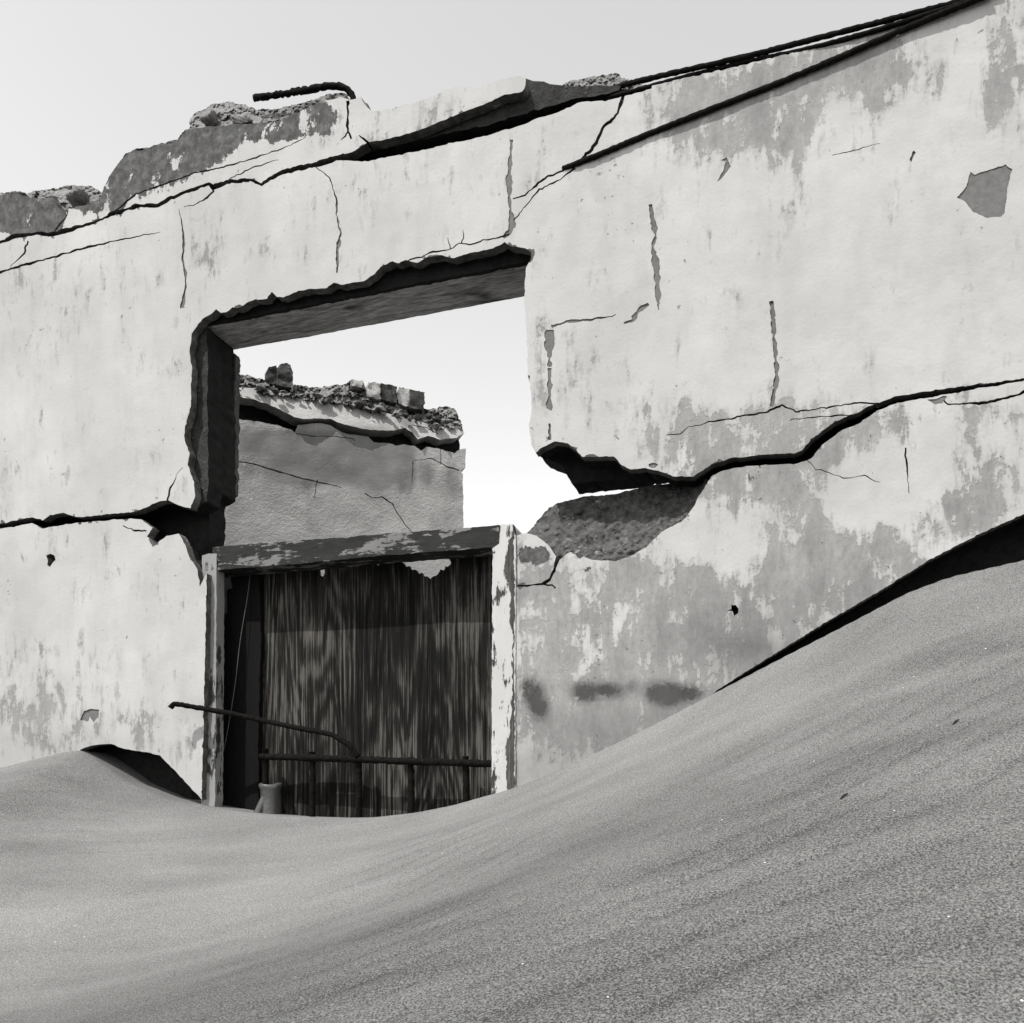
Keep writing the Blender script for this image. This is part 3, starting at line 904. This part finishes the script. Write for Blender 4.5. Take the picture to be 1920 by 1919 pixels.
# masonry behind the plaster
open_a = ([(366, 560), (500, 528), (700, 484), (1003, 424), (1003, 835), (1012, 848)] + upper_break + main_crack_top + main_crack_bot
          + [(x + 4, y + 2) for x, y in lower_edge[:-6]] + [(1044, 1064), (1000, 1064), (975, 1064), (972, 1660), (376, 1660), (376, 1110)]
          + [(370, 1062), (352, 1046), (340, 1016), (312, 1008), (290, 1022), (276, 1008), (284, 990), (264, 978), (200, 977), (140, 982), (82, 992), (30, 988), (-160, 1003),
             (-160, 996), (30, 976), (82, 978), (100, 966), (145, 970), (200, 965), (258, 960), (300, 940), (332, 946), (360, 956), (389, 940), (391, 860), (388, 760), (390, 690), (387, 612), (366, 606)])
gap_a = [(648, 288), (700, 284), (760, 271), (830, 254), (900, 238), (960, 221), (1030, 199), (1080, 185), (1130, 178), (1160, 171), (1168, 150), (1240, 130), (1240, 168),
         (1190, 180), (1140, 194), (1090, 197), (1010, 229), (960, 247), (830, 279), (690, 309), (648, 304)]
outer_a = np.concatenate([rough([(x, y + 3) for x, y in top_line], 1.6, 303, 9, closed=False), np.array([(a, b - 6) for a, b in bottom_line], float)])
va = [rough(open_a, 1.6, 31, 6), rough(gap_a, 2.0, 32, 7), rough(under_left, 1.0, 33, 8), rough(under_right, 1.0, 34, 8)]
l1 = crack(cracks[0][0], [w * .8 for w in cracks[0][1]], 100, 1.6, 5)
va.append(l1)
VA, TA, ca = triangulate(outer_a, va, 16.0, (-260, -60, 2160, 1640))
dead = np.zeros(len(TA), bool)
for lp in va: dead |= inside(ca, lp)
TA = TA[~dead]; lab = components(TA, len(VA))
ids, counts = np.unique(lab, return_counts=True)
for c_id, n in zip(ids, counts):
    if n < 8: continue
    tt = TA[lab == c_id]
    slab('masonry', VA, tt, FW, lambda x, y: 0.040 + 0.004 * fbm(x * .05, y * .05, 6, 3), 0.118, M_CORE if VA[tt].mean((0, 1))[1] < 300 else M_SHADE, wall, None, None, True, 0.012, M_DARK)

# rear half of the wall, recessed behind the breaks
open_b = [(408, 560), (1006, 410), (1006, 838), (1018, 856), (1042, 868), (1056, 874), (1062, 890), (1072, 907), (1130, 901), (1166, 899), (1200, 895), (1226, 888),
          (1244, 886), (1262, 883), (1290, 886), (1306, 892), (1330, 888), (1325, 960), (1240, 1030), (1150, 1066), (1050, 1075), (985, 1090), (985, 1660), (360, 1660), (360, 1062), (388, 1020), (392, 990), (392, 935), (412, 925), (412, 760), (408, 690)]
outer_b = np.concatenate([rough([(x, y + 13) for x, y in top_line], 2.0, 305, 12, closed=False), np.array([(a, b - 12) for a, b in bottom_line], float)])
vb = [rough(open_b, 1.8, 41, 6)]
VB, TB, cb = triangulate(outer_b, vb, 24.0, (-260, -60, 2160, 1640))
dead = inside(cb, vb[0])
TB = TB[~dead]; lab = components(TB, len(VB))
ids, counts = np.unique(lab, return_counts=True)
for c_id, n in zip(ids, counts):
    if n < 8: continue
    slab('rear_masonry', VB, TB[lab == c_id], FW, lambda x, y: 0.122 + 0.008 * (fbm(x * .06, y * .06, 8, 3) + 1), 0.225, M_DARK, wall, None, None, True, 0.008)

# broken sill to the right of the window: a rough face that leans back
sill_top = [(984, 1002), (1000, 986), (1022, 960), (1044, 943), (1100, 932), (1158, 926), (1200, 915), (1222, 909), (1262, 907), (1300, 908), (1316, 904)]
sill_bot = [(1326, 898), (1318, 925), (1306, 950), (1290, 976), (1264, 992), (1244, 1004), (1216, 1032), (1184, 1050), (1152, 1060), (1110, 1058), (1086, 1047),
            (1070, 1042), (1052, 1058), (1044, 1072), (1030, 1030), (1000, 1010)]
sp_loop = rough(sill_top + sill_bot, 1.6, 51, 5)
VS, TS, cs_ = triangulate(sp_loop, [], 3.2)
def sill_face(x, y):
    a = polydist(x, y, sill_top); b = polydist(x, y, sill_bot[:-2])
    t = b / (a + b + 1e-6)
    return 0.046 + 0.115 * t ** 1.25 + 0.016 * fbm(x * .05, y * .05, 9, 4, .6) + 0.010 * fbm(x * .15, y * .15, 19, 3, .6)
slab('broken_sill', VS, TS, FW, sill_face, 0.226, M_BREAK, wall, None, None, True, 0.004)

rs = random.Random(4)
sill_poly = np.array(sill_top + sill_bot, float)
n_st = 0
while n_st < 26:
    px, py = rs.uniform(1000, 1300), rs.uniform(915, 1045)
    if not inside(np.array([[px, py]]), sill_poly)[0]: continue
    dd = float(sill_face(np.array([px]), np.array([py]))[0])
    u, d_, z = FW.pt(px, py, dd)
    r_ = rs.choice((3, 4, 5, 7, 9)) * 2.6 / F
    lump('stone', (u, dd + r_ * 0.25, z), (r_ * 1.2, r_ * 0.8, r_ * 0.85), (M_BREAK, M_CORE, M_RUB)[n_st % 3], wall, 950 + n_st, 2, 0.5, 6)
    n_st += 1
# loose corner of plaster beside the jamb
frag = [(969, 1004), (985, 999), (1006, 1005), (1030, 1024), (1042, 1044), (1038, 1064), (1030, 1084), (1016, 1093), (992, 1097), (969, 1098)]
Vf, Tf, _ = triangulate(rough(frag, 1.0, 55, 4), [], 7)
slab('plaster_fragment', Vf, Tf, FW, lambda x, y: 0.002 + 0.002 * fbm(x * .03, y * .03, 8, 2), 0.12, M_PL, wall, None, wear, True, 0.003)

# timber lintel over the window
lint_face = [(380, 614), (560, 580), (780, 536), (990, 494), (994, 432), (380, 566)]
face = [(378, 610), (560, 576), (780, 532), (990, 491), (1000, 480), (1000, 428), (760, 478), (372, 562)]
box_px('lintel_facing', FW, face, 0.050, 0.066, M_DARK, wall, 63, 1.2, 10, 0.004)  # dark colour holds the shadow under the plaster edge
box_px('lintel_beam', FW, lint_face, 0.068, 0.232, M_LINT, wall, 61, 0.5, 20, 0.002)
# plaster that still clings to the inner corner of the window
ic = [(0.226, [(424, 668), (441, 664), (440, 760), (438, 850), (437, 925), (418, 938), (412, 930), (410, 880), (420, 820), (414, 770), (420, 720)])]
for dd, poly in ic:
    lp = rough(poly, 2.0, 62, 5)
    Vc, Tc, _ = triangulate(lp, [], 7)
    slab('inner_plaster', Vc, Tc, FW, lambda x, y: dd + 0.006 * fbm(x * .08, y * .08, 3, 3), dd + 0.03, M_CORE, wall, None, None, True, 0.003)

# rubble along the broken top
def crumble(name, frame, poly, d_near, d_far, d_back, mat, parent, seed, amp=2.2, spacing=3.2, bump=0.022, fr=1.0):
    """crumbled masonry edge: a very rough face that leans back towards its top"""
    lp = rough(poly, amp, seed, 3.0, freq=.12)
    Vq, Tq, _ = triangulate(lp, [], spacing)
    y0, y1 = np.min(Vq[:, 1]), np.max(Vq[:, 1])
    pa = np.array(poly, float)
    def face(x, y):
        lo = np.array([pa[np.abs(pa[:, 0] - xx) < 45][:, 1].max() if (np.abs(pa[:, 0] - xx) < 45).any() else y1 for xx in x[::1]]) if len(x) < 60000 else np.full(len(x), y1)
        t = np.clip((lo - y) / 45.0, 0, 1)
        f1 = fbm(x * .045 * fr, y * .07 * fr, seed, 4, .6)
        f2 = 1 - 2 * np.abs(fbm(x * .12 * fr, y * .15 * fr, seed + 5, 3, .6))
        return d_near + (d_far - d_near) * t + bump * f1 + bump * 0.55 * f2
    return slab(name, Vq, Tq, frame, face, d_back, mat, parent, None, None, False, 0.004)

crumble('crumbled_edge', FW, [(354, 244), (358, 222), (372, 209), (396, 197), (430, 192), (462, 198), (484, 207), (530, 203), (572, 192), (602, 181), (634, 173), (650, 176), (656, 190), (640, 190),
                              (606, 198), (566, 216), (526, 232), (482, 238), (440, 240), (400, 244)], 0.045, 0.10, 0.21, M_RUB, wall, 900)
crumble('crumbled_edge', FW, [(-140, 400), (-110, 378), (-60, 370), (0, 362), (26, 358), (46, 366), (62, 357), (104, 353), (140, 347), (172, 351), (190, 362), (204, 352), (200, 376), (160, 392), (112, 400), (60, 380), (0, 374), (-60, 388)],
        0.05, 0.10, 0.21, M_RUB, wall, 910)
crumble('crumbled_edge', FW, [(196, 356), (214, 318), (236, 289), (252, 279), (276, 277), (304, 269), (332, 262), (346, 244), (358, 240), (348, 256), (330, 274), (298, 282), (258, 292), (240, 300), (222, 326)],
        0.05, 0.09, 0.21, M_CORE, wall, 920, 1.4)
crumble('crumbled_edge', FW, [(1052, 162), (1072, 152), (1096, 147), (1130, 140), (1158, 138), (1164, 148), (1180, 150), (1202, 154), (1208, 166), (1180, 172), (1150, 178), (1100, 176)], 0.045, 0.08, 0.20, M_RUB, wall, 930)
rub = [  # loose pieces: px, py, half width, half height, depth
    (452, 232, 20, 11, .045), (392, 226, 14, 12, .05), (150, 378, 20, 15, .06), (104, 384, 15, 10, .05), (40, 372, 16, 10, .06), (684, 208, 10, 16, .06), (662, 200, 11, 12, .07),
]
for i, (px, py, w, h, dd) in enumerate(rub):
    u, d_, z = FW.pt(px, py, dd)
    s = (D0 + dd) / (1 + TT * (px - 960) / F) / F
    lump('rubble', (u, dd, z), (w * s * 1.1, min(0.06, 0.02 + w * s * 0.6), h * s * 1.1), M_RUB, wall, 400 + i, 4, 0.75, 6, True)

# reinforcing bars left in the wall
def bar(name, pts, wpx, parent, seed, frame=FW, jitter=0.16):
    P3 = []
    for px, py, dd in pts:
        P3.append(frame.pt(px, py, dd))
    s = (frame.d0) / (1 + frame.tt * (pts[0][0] - 960) / F) / F
    return tube(name, P3, wpx * s / 2, M_RUST, parent, 8, seed, jitter, 0.009)

bar('rebar', [(1085, 188, .09), (1150, 166, .06), (1200, 152, .02), (1300, 129, .005), (1420, 101, .0), (1560, 65, -.004), (1700, 29, -.006), (1800, 3, -.008), (1880, -20, -.008)], 9, wall, 1)
bar('rebar', [(1090, 196, .09), (1150, 181, .05), (1210, 165, .02), (1300, 141, .012), (1400, 117, .008), (1520, 91, .002), (1640, 58, -.006), (1740, 27, -.010), (1840, -5, -.012)], 8, wall, 2)
bar('rebar', [(1055, 318, .004), (1110, 296, -.006), (1250, 238, -.006), (1450, 160, -.007), (1600, 97, -.009), (1700, 53, -.011), (1790, 16, -.013), (1860, -12, -.014)], 10, wall, 3)
tubehook = bar('rebar', [(476, 184, .05), (520, 178, .05), (570, 170, .05), (610, 163, .05), (636, 162, .055), (652, 170, .06), (661, 183, .065), (664, 205, .07)], 11, wall, 4, FW, 0.3)

# ------------------------------------------------------------------ door frame
frame_o = FW.empty('door_frame')
tag(frame_o, 'flaking painted timber door frame set in the doorway, half buried in sand', 'door frame')
box_px('jamb', FW, [(379, 1042), (391, 1038), (406, 1038), (405, 1300), (402, 1640), (377, 1640), (378, 1300)], 0.026, 0.070, M_JAMB_L, frame_o, 71, 0.9, 14)
jr = box_px('jamb', FW, [(923, 1028), (936, 1020), (939, 984), (962, 983), (967, 1010), (966, 1300), (966, 1640), (921, 1640), (922, 1300)], -0.006, 0.10, M_JAMB_R, frame_o, 72, 0.7, 12)
jr['label'] = 'white painted jamb with a dark peeled edge'
box_px('head_beam', FW, [(399, 1026), (470, 1021), (560, 1014), (700, 1003), (820, 994), (936, 985), (937, 1026), (820, 1034), (700, 1044), (560, 1057), (470, 1064), (399, 1070)], 0.030, 0.120, M_HEAD, frame_o, 73, 1.0, 10, 0.003)
M_SHADE_BOARD = mat_wood('shade_black_timber', 0.001, 0.005, 'z', 10, False)
st = box_px('shade_board', FW, [(400, 1050), (486, 1042), (489, 1200), (484, 1400), (486, 1640), (398, 1640)], 0.128, 0.150, M_SHADE_BOARD, frame_o, 75, 1.2, 16)  # added board, its black stands in for the jamb's cast shadow
st['label'] = 'blackened board along the left side of the doorway'
# dark strip of bare wood where the paint has come off the right jamb
strip = [(954, 1012), (963, 1005), (964, 1640), (948, 1640), (950, 1450), (948, 1400), (956, 1380), (960, 1300), (962, 1200), (955, 1150), (957, 1120), (950, 1080), (944, 1068), (950, 1040)]
mb = mat_wood('bare_jamb_wood', 0.03, 0.12, 'z', 12, False)
sl = rough(strip, 2.2, 74, 4, freq=.14)
Vx, Tx, _ = triangulate(sl, [], 9)
slab('bare_edge', Vx, Tx, FW, lambda x, y: -0.0085 + 0.001 * fbm(x * .1, y * .02, 2, 2), -0.004, mb, jr)

# ------------------------------------------------------------------ plywood sheet behind the frame
ply_o = [(396, 1062), (560, 1046), (740, 1034), (930, 1020), (936, 1660), (394, 1660)]
saw = [(748, 1052), (800, 1046), (842, 1044), (846, 1056), (840, 1064), (836, 1062), (832, 1070), (826, 1068), (820, 1078), (812, 1082), (806, 1086), (800, 1080), (796, 1083), (790, 1074),
       (784, 1076), (780, 1068), (772, 1070), (768, 1062), (760, 1063), (756, 1056)]
hole1 = [(598, 1066), (608, 1064), (609, 1076), (605, 1082), (599, 1078)]
hole2 = [(705, 1056), (709, 1055), (710, 1060), (706, 1061)]
pl = [rough(saw, 1.0, 81, 3, freq=.3), np.array(hole1, float), np.array(hole2, float)]
Vp, Tp, cp = triangulate(rough(ply_o, .5, 82, 12), pl, 26)
dd_ = np.zeros(len(Tp), bool)
for lp in pl: dd_ |= inside(cp, lp)
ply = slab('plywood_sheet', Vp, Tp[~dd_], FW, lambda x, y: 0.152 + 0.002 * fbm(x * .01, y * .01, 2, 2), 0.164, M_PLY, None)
ply.location = (0, D0, 0); ply.rotation_euler = (0, 0, -TH)
tag(ply, 'dark weathered plywood sheet closing the doorway, jagged hole at its top', 'plywood')

# ------------------------------------------------------------------ rebar grille in the doorway
gr = FW.empty('rebar_grille')
tag(gr, 'rusty rebar grille with one bent bar standing in front of the plywood', 'grille')
bar('horizontal_bar', [(489, 1419, .07), (560, 1421, .07), (660, 1424, .068), (770, 1428, .068), (870, 1431, .07), (928, 1433, .07)], 13, gr, 11)
for i, (x, yt) in enumerate([(497, 1404), (585, 1410), (672, 1418), (770, 1420), (873, 1418)]):
    bar('vertical_bar', [(x, yt, .082), (x + 1, 1480, .082), (x, 1620, .082)], 13 - (i % 2), gr, 20 + i)
bar('bent_bar', [(319, 1328, -.075), (324, 1322, -.07), (334, 1321, -.06), (380, 1329, -.035), (430, 1338, -.01), (500, 1353, .02), (560, 1366, .035), (615, 1376, .045),
                 (640, 1388, .05), (658, 1402, .055), (670, 1420, .06)], 9.5, gr, 31)

# ------------------------------------------------------------------ cord, pipe, twigs
def mat_plain(name, v, rough_=0.6, spec=0.3):
    k = NT(name)
    n1 = k.noise(60, 4, 0.6)
    return k.done(k.ramp(n1, [(0.3, g(v * 0.75)), (0.7, g(v))]), rough_, k.bump(n1, 0.001), spec)
M_CORD = mat_plain('frayed_cord', 0.10, 0.7)
M_PIPE = mat_plain('cloudy_plastic', 0.075, 0.25, 0.5)
M_TWIG = mat_plain('dry_twig', 0.02, 0.9)

pc = [FW.pt(x, y, d) for x, y, d in [(471, 1066, .125), (463, 1125, .11), (450, 1205, .10), (440, 1290, .095), (424, 1385, .09), (410, 1450, .085), (402, 1520, .08)]]
cord = tube('cord', pc, 0.0013, M_CORD, None, 6, 5, 0.3, 0.006)
cord.location = (0, D0, 0); cord.rotation_euler = (0, 0, -TH)
tag(cord, 'thin pale cord hanging slack in the dark left side of the doorway', 'cord')

def pipe():
    root = FW.empty('pipe_stub')
    tag(root, 'short cloudy plastic pipe stub standing in sand before the plywood', 'pipe')
    u, d_, z = FW.pt(508, 1470, 0.10)
    s = 2.9 / F
    rings = [(0, 20), (-1, 22), (-4, 23), (-9, 22), (-14, 20), (-40, 20), (-130, 21)]
    n = 20; vs = []; fs = []
    for r_i, (dz, rr) in enumerate(rings):
        for j in range(n):
            a = 2 * math.pi * j / n
            wob = 1 + 0.05 * math.sin(3 * a + r_i)
            vs.append((u + rr * s * wob * math.cos(a), 0.10 + rr * s * wob * math.sin(a), z + dz * s + 0.004 * math.sin(2 * a + 1)))
    for r_i in range(len(rings) - 1):
        for j in range(n):
            a = r_i * n + j; b = r_i * n + (j + 1) % n
            fs.append((a, a + n, b + n, b))
    base = len(vs)      # the bore
    for dz in (0, -60):
        for j in range(n):
            a = 2 * math.pi * j / n
            vs.append((u + 15 * s * math.cos(a), 0.10 + 15 * s * math.sin(a), z + dz * s + 0.004 * math.sin(2 * a + 1)))
    for j in range(n):
        b1 = (j + 1) % n
        fs.append((j, b1, base + b1, base + j))
        fs.append((base + j, base + b1, base + n + b1, base + n + j))
    fs.append(tuple(base + n + j for j in range(n)))
    mesh_obj('pipe_wall', vs, fs, M_PIPE, root)
    tube('side_branch', [FW.pt(500, 1492, .085), FW.pt(490, 1512, .075), FW.pt(474, 1548, .06)], 0.016, M_PIPE, root, 12, 3, 0.03)
pipe()

def sand_point(px, py):
    kx, kz = (px - 960) / F, (HY - py) / F
    for s in np.arange(0.7, 4, 0.002):
        if EZ + s * kz < sand_height(np.array([s * kx]), np.array([s]))[0]:
            return (s * kx, s, EZ + s * kz)
    return (0, 2, 0)

for i, (px, py, lab_) in enumerate([(1583, 1497, 'tiny dark twig lying on the bare sand slope at right'), (1793, 1357, 'tiny dark twig lying highest on the sand slope, towards right edge')]):
    x, y, z = sand_point(px, py)
    tw = tube('twig', [(-.008, 0, -.001), (0, .002, .002), (.009, .001, .0035)], lambda t: 0.0019 * (1 - 0.6 * abs(t - .4)), M_TWIG, None, 6, i, 0.2, 0.003)
    tw.location = (x, y, z + 0.0015); tw.rotation_euler = (0, R(-20), R(15))
    tag(tw, lab_, 'twig', 'twigs on the sand')

# ------------------------------------------------------------------ rear wall, seen through the window
FR = Frame(4.7, -0.40)
rw = FR.empty('rear_wall')
tag(rw, 'grey stuccoed wall with rubble top seen through the window opening', 'wall')
low = [(200, 742), (330, 764), (440, 785), (480, 790), (520, 798), (546, 806), (553, 812), (558, 797), (600, 794), (618, 797), (632, 806), (650, 814), (692, 819), (700, 830), (730, 832), (742, 836), (760, 834),
       (776, 836), (790, 845), (800, 838), (830, 843), (842, 848), (852, 851), (860, 844), (874, 841), (872, 878), (863, 884), (868, 890), (869, 950), (870, 1010), (872, 1500), (200, 1660)]
up = [(200, 668), (330, 700), (440, 727), (470, 728), (520, 736), (560, 744), (620, 752), (660, 762), (740, 778), (800, 794), (840, 800), (858, 790), (866, 800), (870, 812), (856, 822), (838, 822), (826, 825), (802, 817), (784, 824), (774, 812),
      (760, 803), (738, 808), (690, 806), (650, 798), (620, 786), (600, 784), (570, 786), (552, 782), (520, 766), (480, 750), (440, 743), (330, 716), (200, 684)]
rcr = [([(440, 865), (470, 869), (520, 884), (560, 896), (600, 905), (640, 914)], [1.6, 2.4, 2.4, 1.5]), ([(595, 900), (592, 920), (588, 935)], [2, 1]),
       ([(555, 814), (590, 818), (620, 818), (660, 822), (665, 826)], [1, 2, 2, 1]), ([(684, 924), (698, 934), (715, 932), (735, 945), (760, 985), (775, 1000)], [2, 2.4, 2, 2, 1]),
       ([(775, 864), (810, 860), (840, 876), (862, 882)], [1, 1.5, 2, 2]), ([(826, 834), (827, 870)], [1.6, 1.2]), ([(774, 866), (773, 905)], [1.5, 1])]
rpeel = [(560, 830, 100, 20, .5), (600, 860, 90, 40, .5), (540, 880, 80, 20, .4), (560, 905, 50, 10, .3), (700, 870, 40, 50, .8), (740, 870, 30, 30, .6), (765, 900, 10, 30, .8), (805, 890, 16, 22, .6), (850, 900, 14, 36, .6), (640, 870, 60, 40, .4),
         (470, 830, 60, 20, .4), (735, 830, 60, 20, .4), (580, 960, 12, 40, .3), (830, 980, 30, 20, .4), (620, 1000, 40, 20, .3),
         (550, 745, 14, 8, .7), (630, 755, 16, 8, .7), (685, 770, 14, 10, .8), (715, 775, 10, 8, .8), (765, 790, 12, 10, .9), (810, 795, 12, 10, .7)]
def rwear(px, py):
    return np.stack([np.clip(spots(px, py, rpeel), 0, 1), np.zeros(len(px)), np.zeros(len(px))], 1)
for nm, poly, off, sd_ in (('lower_panel', low, 0.0, 1), ('upper_panel', up, -0.03, 2)):
    lp = rough(poly, 1.0, 90 + sd_, 5)
    cl = [crack(l, w, 500 + i, 1.0, 5) for i, (l, w) in enumerate(rcr)] if nm == 'lower_panel' else [crack([(773, 797), (800, 803), (822, 815)], [1, 2, 2.2], 520, .8, 5)]
    Vr, Tr, cr = triangulate(lp, cl, 9, (400, 640, 900, 1060))
    dd2 = np.zeros(len(Tr), bool)
    for c_ in cl: dd2 |= inside(cr, c_)
    slab(nm, Vr, Tr[~dd2], FR, (lambda o_, t_: (lambda x, y: o_ + t_ * (812 + (x - 700) * .2 - y) / 340 + 0.008 * fbm(x * .02, y * .02, 3, 3)))(off, 0.5 if off else 0.0), 0.05 if not off else 0.16, M_STU, rw, None, rwear)
core = [(200, 660), (330, 690), (440, 716), (520, 728), (600, 738), (700, 762), (800, 786), (845, 792), (860, 808), (864, 860), (862, 1500), (200, 1660)]
Vr, Tr, _ = triangulate(rough(core, 2, 95, 8), [], 30)
slab('masonry', Vr, Tr, FR, 0.07, 0.26, M_DARK, rw)
# crumbled crest with loose pieces in it
rng = random.Random(8)
crumble('crumbled_edge', FR, [(200, 650), (330, 676), (430, 697), (452, 702), (480, 708), (512, 716), (560, 724), (600, 726), (640, 722), (660, 712), (676, 714), (690, 730), (740, 744), (800, 768), (822, 764), (840, 762), (856, 770),
                              (864, 790), (868, 806), (852, 802), (830, 806), (800, 798), (760, 786), (700, 770), (640, 756), (560, 748), (500, 738), (440, 732), (330, 706), (200, 680)],
        -0.005, 0.09, 0.24, M_RUB, rw, 940, 2.4, 3.2, 0.05, 1.7)
crest = [(440, 712), (520, 730), (600, 742), (700, 758), (800, 788), (850, 792)]
for i in range(36):
    t = i / 35 * (len(crest) - 1); a = min(int(t), len(crest) - 2); f_ = t - a
    px = crest[a][0] + (crest[a + 1][0] - crest[a][0]) * f_ + rng.uniform(-5, 5)
    py = crest[a][1] + (crest[a + 1][1] - crest[a][1]) * f_ + rng.uniform(-8, 10)
    dd = rng.uniform(-0.03, 0.03)
    u, d_, z = FR.pt(px, py, dd)
    s = 4.7 / F
    w = rng.choice((4, 6, 9)) * s * rng.uniform(.7, 1.2); h = w * rng.uniform(.4, .8)
    lump('rubble', (u, dd, z), (w, w * rng.uniform(.6, 1.2), h), (M_RUB, M_CORE)[i % 2], rw, 600 + i, 2, 0.9, 4)
for i, q in enumerate([[(690, 716), (714, 719), (713, 749), (689, 744)], [(716, 719), (744, 725), (744, 757), (715, 750)], [(746, 726), (768, 731), (768, 763), (746, 757)], [(770, 731), (796, 737), (795, 770), (770, 764)],
                       [(662, 713), (680, 715), (678, 728), (660, 724)]]):
    lp = rough(q, 2.0, 700 + i, 3, freq=.15)
    Vr, Tr, _ = triangulate(lp, [], 6)
    slab('block', Vr, Tr, FR, (lambda s_: (lambda x, y: 0.02 + s_ + 0.012 * fbm(x * .1, y * .1, 4, 3)))(0.012 * ((i * 7) % 3)), 0.2, M_CORE if i % 2 else M_STU, rw, None, rwear, True, 0.004)

ch = FR.empty('masonry_chunk')
tag(ch, 'broken masonry chunk perched on the rear wall, upper left in the window', 'rubble')
for i, (poly, d0_, d1_) in enumerate((([(499, 706), (500, 694), (507, 687), (517, 686), (521, 692), (521, 722), (503, 720)], 0.05, 0.16), ([(519, 722), (521, 690), (527, 683), (536, 681), (545, 685), (548, 698), (550, 726), (535, 726)], 0.02, 0.17))):
    Vq, Tq, _ = triangulate(rough(poly, 1.2, 820 + i, 3, freq=.2), [], 4)
    slab('chunk', Vq, Tq, FR, (lambda b_: (lambda x, y: b_ + 0.02 * fbm(x * .07, y * .07, 3, 3)))(d0_), d1_, M_CORE, ch, None, None, True, 0.012)
